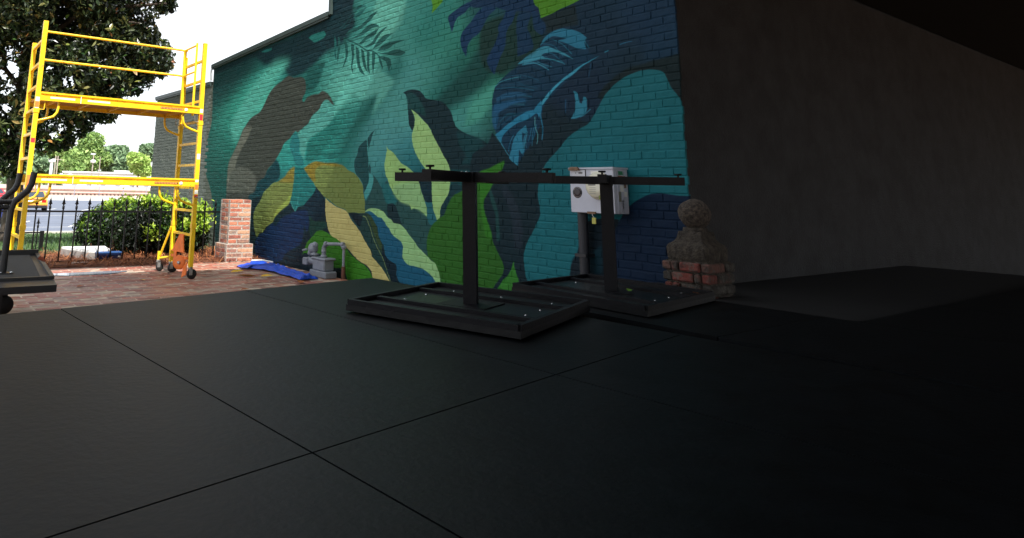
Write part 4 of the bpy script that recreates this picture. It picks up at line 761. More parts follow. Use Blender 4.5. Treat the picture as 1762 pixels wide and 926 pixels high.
# ------------------------------------------------------------------ low stage, upturned tables, cart
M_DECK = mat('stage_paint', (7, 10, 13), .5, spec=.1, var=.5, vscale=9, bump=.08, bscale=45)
M_DECKE = mat('stage_edge', (16, 17, 19), .6, var=.2, vscale=6)
M_BLK = mat('black_powder_coat', (4, 4, 10), .5, spec=.2, wear=((62, 54, 50), 26, .63, .7), var=.3, vscale=9, bump=.1, bscale=80)
M_BLK2 = mat('black_table_underside', (8, 9, 12), .4, spec=.3, var=.25, vscale=5, bump=.1, bscale=30)
M_SCREW = mat('bright_screw', (220, 222, 226), .25, metal=.9)
def stage(name, label, org, ux, uy, cells, top=.52):
    ux = Vector(ux).normalized(); uy = Vector(uy).normalized(); o = Vector(org); t = thing(name, label, 'stage', (org[0], org[1], 0), 'low stage sections in the foreground')
    for a, b, c, d in cells:
        P4 = [o+ux*x+uy*y for x, y in ((a+.003, c+.003), (b-.003, c+.003), (b-.003, d-.003), (a+.003, d-.003))]
        MB().prism([(p.x, p.y, top-.022) for p in P4], (0, 0, .022)).build('deck_panel', M_DECK, t)
    a, b = min(c[0] for c in cells), max(c[1] for c in cells); c_, d_ = min(c[2] for c in cells), max(c[3] for c in cells)
    P4 = [o+ux*x+uy*y for x, y in ((a+.03, c_+.03), (b-.03, c_+.03), (b-.03, d_-.03), (a+.03, d_-.03))]
    MB().prism([(p.x, p.y, -.005) for p in P4], (0, 0, top-.018)).build('skirt', M_DECKE, t)
    return t
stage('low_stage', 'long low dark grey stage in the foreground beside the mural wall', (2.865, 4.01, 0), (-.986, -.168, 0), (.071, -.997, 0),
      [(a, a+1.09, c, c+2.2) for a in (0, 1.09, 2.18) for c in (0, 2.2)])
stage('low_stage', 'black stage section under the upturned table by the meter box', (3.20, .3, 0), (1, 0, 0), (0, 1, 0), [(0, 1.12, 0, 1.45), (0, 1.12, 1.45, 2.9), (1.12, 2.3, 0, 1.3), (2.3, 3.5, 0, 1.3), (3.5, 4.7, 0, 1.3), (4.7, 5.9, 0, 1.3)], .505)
def upturned_table(c, z0, post_top, phi, s1, s2, side, label):
    cx, cy = c; t = thing('upturned_table', label, 'table', (cx, cy, z0-.045), 'upturned pedestal tables')
    u = Vector((math.cos(s1), math.sin(s1), 0)); v = Vector((math.cos(s2), math.sin(s2), 0))
    far = Vector((cx, cy, 0)); h = side/2
    def P(a, b, z): q = far+u*a+v*b; return (q.x, q.y, z)
    sq = lambda k, z: [P(-k, -k, z), P(k, -k, z), P(k, k, z), P(-k, k, z)]
    tp = MB().prism(sq(h, z0-.045), (0, 0, .030)).build('table_top', M_BLK2, t)
    mb = MB(); k = h-.012
    for p, q in (((-k, -k), (k, -k)), ((k, -k), (k, k)), ((k, k), (-k, k)), ((-k, k), (-k, -k))):
        mb.bar(P(*p, z0-.003), P(*q, z0-.003), .024, .026)
    mb.build('rim', M_BLK, t)
    mb = MB()
    for a in (-.22, .22): mb.bar(P(a, -h+.03, z0-.007), P(a, h-.03, z0-.007), .04, .018)
    mb.build('batten', M_BLK, t)
    for a, b in ((-.36, -.30), (-.36, .05), (-.36, .34), (.36, -.3), (.36, .02), (.36, .33), (-.10, .36), (.12, -.36), (-.12, -.36), (.1, .36)):
        MB().lathe([(0, 0), (.007, 0), (.006, .003), (0, .004)], P(a*side, b*side, z0-.0148), (0, 0, 1), 8).build('screw', M_SCREW, t)
    pl = MB().box((-.13, -.13, 0), (.13, .13, .006)).build('mounting_plate', M_BLK, t); pl.matrix_world = Matrix.Translation((cx, cy, z0-.0145)) @ Matrix.Rotation(phi, 4, 'Z')
    pw = .034 if phi < -1.1 else .038
    po = MB().box((-pw, -pw, 0), (pw, pw, post_top-z0+.012), ).build('post', M_BLK, t); po.matrix_world = Matrix.Translation((cx, cy, z0-.010)) @ Matrix.Rotation(-.93 if phi < -1.1 else phi, 4, 'Z')
    L = .46
    for k in range(4):
        a = phi+k*math.pi/2; d = Vector((math.cos(a), math.sin(a), 0)); e = Vector((cx, cy, 0))
        z1 = post_top+.025
        arm = MB().bar((e+d*.042).to_tuple()[:2]+(z1,), (e+d*L).to_tuple()[:2]+(z1,), .05, .05).build('arm', M_BLK, t)
        mb = MB(); q = e+d*(L-.035)
        mb.tube([(q.x, q.y, z1+.024), (q.x, q.y, z1+.040)], .006, 8); mb.lathe([(.006, .036), (.020, .037), (.022, .041), (.021, .047), (0, .048)], (q.x, q.y, z1), (0, 0, 1), 14)
        mb.build('levelling_foot', M_BLK, arm)
        q2 = e+d*.05+Vector((-d.y, d.x, 0))*.0
    MB().box((-.041, -.041, -.001), (.041, .041, .052)).build('hub', M_BLK, t).matrix_world = Matrix.Translation((cx, cy, post_top)) @ Matrix.Rotation(phi, 4, 'Z')
    for a, b in ((-.03, -.03), (.0, -.035)):
        q = Matrix.Rotation(phi, 3, 'Z') @ Vector((a, b, 0)); MB().lathe([(0, 0), (.008, 0), (.007, .003), (0, .004)], (cx+q.x, cy+q.y, post_top+.0515), (0, 0, 1), 8).build('bolt', M_SCREW, t)
    return t
R_ = math.radians
upturned_table((2.528, 2.654), .575, 1.185, R_(-70), R_(20), R_(-72), .94, 'upturned black pedestal table in front of the bright green painted leaf')
upturned_table((3.82, 2.74), .555, 1.205, R_(-57), R_(9), R_(-91), .96, 'upturned black pedestal table in front of the electric meter box')
def leaf(name, label, pos, L, m, rz, tilt=.2, group='fallen leaves on the patio and tables'):
    mb = MB(); pts = [(-.5, 0, 0), (-.2, .17, .05), (.15, .19, .06), (.5, 0, .02), (.15, -.19, .06), (-.2, -.17, .05), (-.2, 0, 0), (.15, 0, .0)]
    R3 = Matrix.Rotation(rz, 3, 'Z') @ Matrix.Rotation(tilt, 3, 'X')
    mb.add([R3 @ (Vector(p)*L)+Vector(pos) for p in pts], [(0, 6, 1), (1, 6, 7, 2), (2, 7, 3), (0, 5, 6), (5, 4, 7, 6), (4, 3, 7)], True)
    o = mb.build(name, m); return tag(o, label, 'leaf', group)
M_LYEL = mat('yellow_leaf', (222, 176, 40), .5, var=.25, vscale=30); M_LBRN = mat('brown_leaf', (150, 86, 40), .6, var=.3, vscale=30); M_LGRN = mat('green_leaf', (110, 160, 30), .45, var=.2, vscale=30)
leaf('fallen_leaf', 'small green leaf lying on the upturned table nearest the meter box', (3.80, 2.60, .565), .09, M_LGRN, .5)
leaf('fallen_leaf', 'orange leaf at the foot of the old finial pier', (4.12, 2.36, .560), .08, M_LBRN, 1.1)
# flatbed cart
ct = thing('flatbed_cart', 'black steel flatbed cart with bent push handles in the lower left', 'cart', (.3, 6.0, 0))
M_MESH = mat('black_grip_mat', (24, 24, 25), .8, bump=.9, bscale=120); M_CBLK = mat('black_cart_paint', (25, 25, 28), .42, var=.2, vscale=10)
X0, X1, Y0c, Y1c, Zc = -.60, .93, 4.90, 7.02, .47
MB().prism([(X0, Y0c, Zc-.05), (X1, Y0c, Zc-.05), (X1+.21, Y1c, Zc-.05), (X0, Y1c, Zc-.05)], (0, 0, .045)).build('platform', M_CBLK, ct)
MB().prism([(X0+.05, Y0c+.32, Zc-.004), (X1-.05, Y0c+.32, Zc-.004), (X1+.12, Y1c-.1, Zc-.004), (X0+.05, Y1c-.1, Zc-.004)], (0, 0, .01)).build('grip_mat', M_MESH, ct)
mb = MB(); mb.bar((X0, Y0c+.3, Zc+.006), (X1+.02, Y0c+.3, Zc+.006), .03, .022); mb.bar((X0, Y1c-.03, Zc+.02), (X1+.20, Y1c-.03, Zc+.02), .04, .05); mb.bar((X1+.02, Y0c+.3, Zc+.006), (X1+.185, Y1c-.05, Zc+.006), .03, .022)
mb.build('edge_lip', M_CBLK, ct)
for yy in (5.55, 6.25):
    k = (yy-5.55)/.7; dx = -.01 if k == 0 else -.065+.0
    pts = [(.675+.09*k+dx*k, yy, Zc), (.68+.09*k+dx*k, yy, .93), (.70+.09*k+dx*k, yy, .99), (.78+.09*k+dx*k, yy, 1.07), (.80+.09*k+dx*k, yy, 1.12), (.81+.09*k+dx*k, yy, 1.205)]
    pts = [(x-(.0 if k == 0 else .03), y_, z) for x, y_, z in pts]
    MB().tube(pts, .024, 12).build('push_handle', M_CBLK, ct)
for z in (.985, .945): MB().tube([(X0+.1, 5.56, z), (.685, 5.56, z)], .017, 8).build('handle_rail', M_CBLK, ct)
MB().box((.64, 5.50, Zc+.004), (.74, 5.60, Zc+.012)).build('handle_base', M_CBLK, ct)
for a, b in ((.655, 5.515), (.725, 5.515)): MB().lathe([(0, 0), (.012, 0), (.011, .008), (0, .01)], (a, b, Zc+.012), (0, 0, 1), 8).build('bolt', M_SCREW, ct)
for x, y_ in ((.62, 5.2), (.85, 6.7), (-.45, 5.2), (-.45, 6.7)):
    lgc = MB().bar((x, y_, Zc-.05), (x, y_, .16), .05, .05).build('leg', M_CBLK, ct)
    MB().lathe([(.01, -.025), (.07, -.025), (.08, -.016), (.08, .016), (.07, .025), (.01, .025)], (x, y_, .08), (0, 1, 0), 20).build('wheel', M_RUB, lgc)
mb = MB(); mb.box((.52, 6.02, Zc+.006), (.70, 6.14, Zc+.009)); o = mb.build('cardboard_scrap', mat('cardboard', (186, 152, 110), .9, var=.15)); tag(o, 'torn cardboard scrap lying on the black flatbed cart', 'cardboard')
leaf('fallen_leaf', 'curled brown leaf on the right edge of the flatbed cart', (.985, 5.9, .53), .14, mat('dry_leaf', (150, 74, 50), .5, var=.3, vscale=20), 1.9, 1.0)
# ------------------------------------------------------------------ meter box on the wall
M_GBOX = mat('grey_box_paint', (186, 190, 204), .42, var=.06, vscale=4, bump=.06, wear=((130, 124, 116), 14, .64, .6)); M_CREAM = mat('meter_glass', (206, 204, 184), .12, spec=.7); M_DK = mat('dark_print', (22, 22, 26), .5)
bx = thing('meter_box', 'pale grey electric meter box screwed to the turquoise part of the mural', 'meter box', (4.9, 3.585, 1.0))
XF = 4.80
MB().box((XF, 3.372, .992), (4.99, 3.80, 1.352), .004).build('cabinet', M_GBOX, bx)
MB().box((XF-.012, 3.364, 1.352), (4.99, 3.806, 1.366)).build('lid_edge', M_GBOX, bx)
MB().box((XF+.045, 3.366, 1.0), (XF+.050, 3.372, 1.34)).box((XF+.12, 3.367, 1.0), (XF+.125, 3.372, 1.34)).build('side_seam', M_GBOX, bx)
MB().lathe([(.0, 0), (.115, 0), (.115, .018), (.108, .022), (.104, .022), (.100, .050), (.088, .060), (0, .062)], (XF, 3.505, 1.215), (-1, 0, 0), 32).build('glass_meter', M_CREAM, bx)
mb = MB(); mb.box((XF-.0628, 3.50, 1.215), (XF-.0618, 3.57, 1.245))
for k in range(4): mb.box((XF-.0628, 3.50, 1.195-.016*k), (XF-.0618, 3.56, 1.199-.016*k))
mb.build('meter_print', mat('grey_print', (120, 120, 116), .5), bx)
MB().box((XF-.06, 3.455, 1.105), (XF-.02, 3.475, 1.15)).build('seal_tab', mat('olive_tab', (120, 130, 60), .5), bx)
pn = MB().box((XF-.003, 3.64, 1.26), (XF, 3.77, 1.345)).build('name_plate', mat('plate', (198, 202, 212), .35), bx)
MB().box((XF-.0045, 3.634, 1.262), (XF-.0005, 3.640, 1.35)).box((XF-.0045, 3.634, 1.3475), (XF-.0005, 3.77, 1.353)).build('plate_border', M_DK, pn)
mb = MB()
for a, b in ((3.69, 3.706), (3.684, 3.689), (3.678, 3.683), (3.672, 3.677), (3.667, 3.671), (3.735, 3.74)): mb.box((XF-.0042, a, 1.316), (XF-.003, b, 1.326))
mb.build('plate_print', M_DK, pn)
MB().box((XF-.003, 3.46, 1.315), (XF, 3.585, 1.337)).build('white_label', M_STICK, bx)
MB().box((XF-.006, 3.525, 1.285), (XF, 3.575, 1.308)).build('latch_plate', M_DK, bx)
M_RUST = mat('rusty_hasp', (110, 84, 62), .6, var=.3, vscale=40)
MB().box((XF-.03, 3.69, 1.342), (XF-.004, 3.79, 1.362)).tube([(XF-.02, 3.70, 1.364), (XF-.02, 3.78, 1.364)], .008, 8).build('hasp', M_RUST, bx)
st = MB().lathe([(0, 0), (.047, 0), (.047, .0012), (0, .0012)], (XF, 3.727, 1.158), (-1, 0, 0), 28).build('round_sticker', M_DK, bx)
mb = MB()
for r0, r1, a0, a1, nn in ((.037, .042, 25, 155, 12), (.034, .042, 215, 325, 7)):
    for k in range(nn):
        a = R_(a0+(a1-a0)*k/(nn-1)); c, s = math.cos(a), math.sin(a)
        for rr, wd in (((r0+r1)/2, .0035),): mb.bar((XF-.0016, 3.727-c*r0, 1.158+s*r0), (XF-.0016, 3.727-c*r1, 1.158+s*r1), wd, .0008, (1, 0, 0))
mb.build('sticker_lettering', mat('pale_print', (190, 178, 176), .5), st)
MB().lathe([(.018, 0), (.030, 0), (.030, .0005), (.018, .0005)], (XF-.0012, 3.727, 1.158), (-1, 0, 0), 24).build('sticker_ring', mat('dim_print', (62, 56, 60), .5), st)
MB().box((XF-.012, 3.55, .985), (XF-.001, 3.63, 1.003)).build('lower_hasp', M_RUST, bx)
MB().tube([(XF-.008, 3.585, .99), (XF-.008, 3.580, .972), (XF-.008, 3.568, .958)], .0035, 6).build('seal_wire', M_GALV, bx)
MB().box((XF-.014, 3.55, .905), (XF-.004, 3.585, .955)).build('yellow_tag', mat('yellow_tag', (176, 174, 84), .5), bx)
YS = 3.3705
for a, b, c, d, m_ in ((4.865, 4.93, 1.305, 1.335, mat('green_sticker', (58, 132, 92), .5)), (4.85, 4.95, 1.283, 1.298, mat('brown_sticker', (150, 92, 66), .5)), (4.88, 4.93, 1.17, 1.22, M_STICK), (4.93, 4.965, 1.13, 1.17, M_STICK), (4.92, 4.96, 1.20, 1.25, M_RUST), (4.855, 4.885, 1.09, 1.17, mat('steel_clip', (150, 144, 128), .4, metal=.5))):
    MB().box((a, YS-.003, c), (b, YS, d)).build('side_sticker' if m_ is not M_RUST else 'side_latch', m_, bx)
for k in range(4): MB().lathe([(.020, 0), (.0225, 0), (.0225, .002), (.020, .002)], (4.91, YS, 1.03+.025*k), (0, -1, 0), 18).build('knockout', M_GBOX, bx)
MB().tube([(4.93, 3.785, -.01), (4.93, 3.785, .995)], .043, 16).build('conduit', mat('slate_conduit', (27, 31, 40), .5, var=.12), bx)
MB().box((4.875, 3.73, .62), (4.997, 3.84, .645)).build('conduit_strap', mat('strap', (26, 29, 36), .5), bx)
# ------------------------------------------------------------------ old pier with ball finial at the right
M_OLD = mat('weathered_mortar', (58, 52, 45), .95, var=.6, vscale=30, bump=1.0, bscale=70); M_BALL = mat('weathered_stone', (70, 62, 55), .95, var=.75, vscale=48, bump=1.0, bscale=90)
fp = thing('finial_pier', 'weathered brick pier topped by a rough stone ball at the right edge', 'pier', (4.675, 2.65, 0))
px_, py_, hw_ = 4.675, 2.65, .165
MB().box((px_-hw_+.02, py_-hw_+.02, -.02), (px_+hw_-.02, py_+hw_-.02, .708)).build('mortar_core', M_OLD, fp)
OB_STOPS = [(0, (84, 42, 36)), (.3, (112, 54, 46)), (.5, (50, 41, 37)), (.75, (48, 46, 42)), (1, (96, 64, 56))]
M_OBR = ramp_mat('old_brick', OB_STOPS, .9, 'random', bump=1.0, bscale=60, mottled=.8, smear=((84, 82, 76), 14, .52, .8))
z = .0; k = 0
while z < .66:
    h = .0705
    for ax in range(4):
        L = 2*hw_; t0 = -hw_; cuts = [0, .64, 1] if (k+ax) % 2 else [0, .34, 1]
        for a, b in zip(cuts[:-1], cuts[1:]):
            mb = MB(); l0, l1 = t0+L*a+.006, t0+L*b-.006; j = random.uniform(-.006, .008)
            if ax == 0: mb.box((px_+l0, py_-hw_-j, z+.006), (px_+l1, py_-hw_+.06, z+h-.006), .009)
            elif ax == 1: mb.box((px_+l0, py_+hw_-.06, z+.006), (px_+l1, py_+hw_+j, z+h-.006), .009)
            elif ax == 2: mb.box((px_-hw_-j, py_+max(l0, -hw_+.065), z+.006), (px_-hw_+.06, py_+min(l1, hw_-.065), z+h-.006), .009)
            else: mb.box((px_+hw_-.06, py_+max(l0, -hw_+.065), z+.006), (px_+hw_+j, py_+min(l1, hw_-.065), z+h-.006), .009)
            mb.build('brick', M_OBR, fp)
    z += h; k += 1
def rough(prof, c, n, amp, name, m, square=0.0):
    mb = MB(); mb.lathe(prof, (0, 0, 0), (0, 0, 1), n); vs = []
    for v in mb.v:
        q = Vector(v); r = math.hypot(q.x, q.y)
        if square and r > 1e-4:
            a = math.atan2(q.y, q.x); f = 1/max(abs(math.cos(a)), abs(math.sin(a))); f = 1+(f-1)*square; q.x *= f; q.y *= f
        d_ = noise.noise(q*14)*amp+noise.noise(q*40)*amp*.5
        q *= 1+d_/max(.05, q.length); vs.append(q+Vector(c))
    mb.v = [tuple(v) for v in vs]; return mb.build(name, m, fp)
rough([(.140, .0), (.147, .02), (.147, .085), (.135, .105), (.112, .122), (.095, .145), (.085, .195), (.0, .195)], (px_, py_, .706), 64, .010, 'cap', M_OLD, .8)
rough([(.083, 0), (.080, .012), (.075, .03), (.0, .03)], (px_, py_, .898), 32, .004, 'neck', M_OLD)
rough([(max(.001, .104*math.sin(math.pi*k/18)), -.104*math.cos(math.pi*k/18)) for k in range(19)], (px_, py_, 1.022), 36, .008, 'stone_ball', M_BALL)
# ------------------------------------------------------------------ brick pier, gas meter, tarpaulin, fence, bed
PIER = ramp_mat('pier_brick', [(0, (96, 70, 66)), (.18, (158, 88, 70)), (.34, (186, 122, 94)), (.5, (116, 88, 82)), (.66, (194, 148, 118)), (.82, (110, 102, 98)), (1, (170, 104, 84))], .85, 'random', bump=.7, mottled=.4, smear=((150, 138, 128), 11, .58, .6))
M_MORT = mat('pale_mortar', (164, 155, 146), .95, var=.22, vscale=16, bump=.9)
pr_ = thing('brick_pier', 'stout red brick pier with pale mortar and stepped base against the mural wall', 'pier', (4.52, 10.13, 0))
z = 0; k = 0
core = MB().box((4.291, 9.901, -.02), (4.739, 10.359, .268)).box((4.333, 9.953, .2685), (4.697, 10.317, .945)).build('mortar_core', M_MORT, pr_)
while k < 14:
    if k < 4: x0, x1, y0, y1 = 4.288, 4.742, 9.898, 10.362
    else: x0, x1, y0, y1 = 4.330, 4.700, 9.950, 10.320
    h = .0683; s = .60 if k % 2 else .40
    if k == 13: s = .62
    j = lambda: random.uniform(-.003, .004)
    for (a, b) in ((0, s), (s, 1)):
        l0, l1 = x0+(x1-x0)*a+.009, x0+(x1-x0)*b-.009
        MB().box((l0, y0-j(), z+.0085), (l1, y0+.05, z+h-.0085), .005).build('brick', PIER, pr_)
        MB().box((l0, y1-.05, z+.007), (l1, y1+j(), z+h-.007), .005).build('brick', PIER, pr_)
        l0, l1 = y0+.056+(y1-y0-.112)*a+.005, y0+.056+(y1-y0-.112)*b-.005
        MB().box((x0-j(), l0, z+.007), (x0+.05, l1, z+h-.007), .005).build('brick', PIER, pr_)
        MB().box((x1-.05, l0, z+.007), (x1+j(), l1, z+h-.007), .005).build('brick', PIER, pr_)
    z += h; k += 1
# gas meter
M_GAS = mat('gas_meter_grey', (128, 134, 144), .55, var=.12, vscale=14, bump=.15); M_GASD = mat('rusty_pipe', (96, 62, 48), .8, var=.3, vscale=30)
gm = thing('gas_meter', 'grey gas meter with a bent pipe standing against the foot of the mural wall', 'gas meter', (4.78, 7.950, 0))
MB().box((4.68, 7.590, .0), (4.86, 8.010, .085), .012).build('lower_case', M_GAS, gm)
MB().box((4.69, 7.650, .085), (4.85, 7.950, .225), .014).build('measuring_case', M_GAS, gm)
MB().box((4.68, 7.620, .222), (4.86, 7.980, .25), .01).lathe([(0, 0), (.05, 0), (.04, .03), (.03, .035)], (4.77, 7.790, .25), (0, 0, 1), 16).build('top_flange', M_GAS, gm)
MB().tube([(4.77, 7.790, .27), (4.77, 7.790, .34), (4.77, 7.790, .385)], .030, 12).tube([(4.77, 7.790, .36), (4.77, 7.790, .40), (4.78, 7.770, .425), (4.80, 7.710, .43), (4.86, 7.630, .435), (4.90, 7.530, .435), (4.905, 7.515, .42), (4.905, 7.510, .39)], .021, 12).build('pipe', M_GAS, gm)
for p, d in (((4.77, 7.790, .33), (0, 0, 1)), ((4.78, 7.760, .425), (.3, -1, 0)), ((4.90, 7.530, .43), (.3, -1, 0)), ((4.905, 7.510, .40), (0, 0, 1))):
    MB().lathe([(.028, -.02), (.034, -.018), (.034, .018), (.028, .02)], p, d, 14).build('coupling', M_GAS, gm)
MB().tube([(4.905, 7.510, .39), (4.905, 7.510, .16)], .020, 12).build('riser', M_GAS, gm)
MB().tube([(4.905, 7.510, .16), (4.905, 7.510, -.01)], [.026, .030], 12).build('rusty_riser', M_GASD, gm)
MB().tube([(4.72, 8.100, .19), (4.74, 7.890, .19)], .045, 14).box((4.66, 8.050, .13), (4.76, 8.170, .225), .01).build('index_box', M_GAS, gm)
MB().lathe([(0, -.05), (.055, -.045), (.075, -.02), (.075, .0), (.05, .025), (.0, .04)], (4.74, 8.030, .35), (-.8, -.5, .1), 18).build('regulator', M_GAS, gm)
MB().lathe([(0, -.03), (.04, -.03), (.045, 0), (.03, .03), (0, .035)], (4.74, 8.100, .29), (-.7, .6, .2), 14).lathe([(0, -.05), (.026, -.05), (.032, -.03), (.032, .03), (.02, .05), (0, .05)], (4.74, 7.970, .405), (.2, 1, .1), 12).tube([(4.75, 7.990, .30), (4.75, 7.990, .24)], .024, 10).lathe([(0, 0), (.06, 0), (.06, .02), (.03, .03), (0, .03)], (4.75, 7.990, .262), (0, 0, 1), 16).build('valve_body', M_GAS, gm)
MB().tube([(4.72, 8.150, .33), (4.69, 8.220, .31)], .014, 8).build('vent', M_GAS, gm)
# blue tarpaulin, crumpled along the wall foot
M_TARP = mat('blue_tarpaulin', (8, 68, 186), .5, var=.25, vscale=9, bump=.6, bscale=22, wear=((40, 100, 190), 12, .62, .4))
spine = [(4.40, 9.30, .46), (4.44, 9.0, .50), (4.50, 8.70, .34), (4.48, 8.30, .28), (4.45, 7.95, .26), (4.42, 7.58, .28)]
nu, nv = 70, 18; V = []
for i in range(nu+1):
    t = i/nu*(len(spine)-1); a = min(int(t), len(spine)-2); f = t-a; f = f*f*(3-2*f)
    x, y, wd = (spine[a][q]*(1-f)+spine[a+1][q]*f for q in range(3))
    for jn in range(nv+1):
        v = jn/nv-.5; edge = 1-abs(2*v)**3
        e = .022+.065*edge*(.4+.6*abs(noise.noise((i*.05, v*2.4, 4))))+.035*max(0, 1-abs(v-.12-.1*math.sin(i*.09))/.10)+.012*noise.noise((i*.22, v*5, 2))
        xx = x+v*wd*(1+.22*noise.noise((i*.09, v, 6))); yy = y+.05*noise.noise((i*.2, v*3, 7))+(.25*v if a == 0 else 0)
        V.append((min(xx, 4.93), yy, max(.006, e*(1 if 0 < i < nu else .25))))
F_ = np.array([(i*(nv+1)+jn, (i+1)*(nv+1)+jn, (i+1)*(nv+1)+jn+1, i*(nv+1)+jn+1) for i in range(nu) for jn in range(nv)])
arrays('tarpaulin', np.array(V), F_, M_TARP, smooth=True, label='crumpled bright blue tarpaulin lying on the patio along the mural wall', category='x') if False else tag(arrays('tarpaulin', np.array(V), F_, M_TARP, smooth=True), 'crumpled bright blue tarpaulin lying on the patio along the mural wall', 'tarpaulin')
tag(MB().tube([(4.36, 9.12, .10), (4.46, 8.95, .115), (4.54, 8.80, .10)], .012, 6).build('white_stick', M_STICK), 'thin white stick lying across the blue tarpaulin', 'stick')
for lb, p, L, m_, rz in (('large yellow leaf on the bricks left of the blue tarpaulin', (3.93, 8.66, .012), .24, M_LYEL, .3), ('yellow leaf with a green patch below the blue tarpaulin', (3.86, 8.20, .012), .30, M_LYEL, 2.6), ('narrow yellow leaf below the blue tarpaulin', (4.10, 8.1, .012), .2, M_LYEL, .1), ('orange brown leaf at the near end of the blue tarpaulin', (4.22, 7.42, .012), .24, M_LBRN, 1.0), ('olive brown leaf on the bricks between caster and pier', (3.62, 8.92, .010), .13, M_LBRN, 2.9),
        ('dark curled leaf on the bricks beside the scaffold', (3.05, 8.85, .010), .11, mat('dark_leaf', (60, 38, 28), .7), .9), ('brown leaf on the bricks in front of the scaffold', (3.35, 7.15, .010), .12, M_LBRN, .2), ('small golden leaf on the bricks under the scaffold', (2.55, 8.35, .010), .11, M_LYEL, 2.0), ('brown leaf on the bricks right of the cart', (1.78, 8.1, .010), .10, M_LBRN, .6)):
    leaf('fallen_leaf', lb, p, L, m_, rz, .15)
# puddle left of the scaffold's foot
M_WATER = mat('rain_water', (132, 138, 150), .16, spec=.8)
pts = [(1.35+.46*math.cos(a)*(1+.3*math.sin(3*a))+.75, 9.25+.22*math.sin(a)*(1+.25*math.cos(2*a)), .004) for a in [2*math.pi*k/28 for k in range(28)]]
MB().add(pts, [tuple(range(28))]).build('puddle', M_WATER, kind='structure')
# iron fence
M_IRON = mat('black_iron', (9, 9, 11), .5, spec=.25, var=.2, vscale=12)
fn = thing('iron_fence', 'black iron fence of spear topped pickets along the patio edge', 'fence', (2.4, 10.62, 0))
def picket_mesh(h, cross=False):
    mb = MB(); mb.bar((0, 0, .0), (0, 0, h-.13), .019, .019)
    mb.lathe([(.0065, 0), (.017, .01), (.017, .05), (.0065, .06)], (0, 0, h-.19), (0, 0, 1), 8)
    mb.lathe([(.008, 0), (.022, .03), (.012, .075), (.001, .13)], (0, 0, h-.13), (0, 0, 1), 8)
    mb.bar((-.036 if cross else -.026, 0, h-.105), (.036 if cross else .026, 0, h-.105), .012, .012)
    return mb.mesh('picket', M_IRON)
pmh = picket_mesh(.95)
x = 1.812-.1825*16
while x < 4.98:
    o = bpy.data.objects.new('picket', pmh); scene.collection.objects.link(o); o.location = (x, 10.62, 0); o.parent = fn; o.matrix_parent_inverse = fn.matrix_world.inverted(); x += .1825
for z in (.733, .022): MB().bar((-1.2, 10.62, z), (4.99, 10.62, z), .016, .026 if z > .5 else .022).build('rail', M_IRON, fn)
f2 = thing('iron_fence', 'shorter return of black iron fence behind the scaffold with a square end post', 'fence', (1.2, 12.6, 0))
pmh2 = picket_mesh(.60, True); x = 1.99-.2175*13
while x < 2.0:
    o = bpy.data.objects.new('picket', pmh2); scene.collection.objects.link(o); o.location = (x, 12.6, -.03); o.parent = f2; o.matrix_parent_inverse = f2.matrix_world.inverted(); x += .2175
for z in (.31, .02): MB().bar((-.9, 12.6, z), (2.06, 12.6, z), .016, .022).build('rail', M_IRON, f2)
MB().box((2.035, 12.565, -.08), (2.095, 12.635, .335)).build('end_post', M_IRON, f2)
# utility slab and the blue bin lid
M_WHT = mat('white_slab_paint', (222, 222, 220), .6, var=.06, vscale=5); M_SLAB = mat('slab_side', (146, 142, 138), .85, var=.2, vscale=6, bump=.3)
sl = thing('utility_slab', 'low concrete slab with a bright white lid lying behind the iron fence', 'slab', (2.5, 11.3, 0))
q = [(2.19, 11.56), (2.84, 11.50), (2.76, 10.86), (2.45, 10.72)]
MB().prism([(a, b, -.02) for a, b in q], (0, 0, .14)).build('slab_body', M_SLAB, sl)
MB().prism([(a, b, .121) for a, b in ((2.21, 11.60), (2.86, 11.54), (2.79, 10.88), (2.51, 10.75))], (0, 0, .03)).build('lid', M_WHT, sl)
bb = thing('storage_tray', 'dark blue plastic tray lying in the pine straw below the white slab', 'tray', (2.75, 10.74, 0))
MB().box((2.54, 10.64, .0), (2.90, 10.80, .125), .012).build('body', mat('dark_blue_plastic', (16, 36, 78), .4, var=.15), bb)
MB().box((2.535, 10.635, .119), (2.905, 10.805, .133)).build('rim', mat('pale_blue_plastic', (50, 86, 140), .4), bb)
MB().box((2.845, 10.633, .055), (2.885, 10.64, .078)).build('sticker', M_STICK, bb)
tag(MB().prism([(2.12, 10.33, .02), (2.35, 10.30, .02), (2.34, 10.38, .02), (2.16, 10.42, .02)], (0, 0, .012)).build('pale_slat', M_CONC), 'short pale strip of wood on the pine straw in front of the tray', 'strip')
# hedge behind the fence
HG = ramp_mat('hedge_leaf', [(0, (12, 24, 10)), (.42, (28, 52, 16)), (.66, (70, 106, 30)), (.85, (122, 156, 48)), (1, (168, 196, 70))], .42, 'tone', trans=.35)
hd = thing('hedge', 'dense clipped evergreen hedge behind the iron fence with lime green new growth', 'hedge', (3.6, 11.6, 0))
blobs = [((3.02, 12.4, .36), (.44, .42, .36)), ((3.30, 12.1, .46), (.52, .5, .42)), ((3.55, 11.6, .47), (.6, .62, .42)), ((3.98, 11.6, .47), (.55, .6, .40)), ((3.62, 11.5, .30), (.62, .5, .32)), ((3.98, 11.5, .30), (.56, .6, .32))]
C, To = [], []
for c, r in blobs:
    n = 3800; d = rng.normal(size=(n, 3)); d /= np.linalg.norm(d, axis=1)[:, None]; rad = np.clip(rng.normal(.97, .09, n), .55, 1.2)[:, None]
    p = np.array(c)+d*np.array(r)*rad; p = p[(p[:, 2] > .05) & (p[:, 0] < 4.93)]; C.append(p)
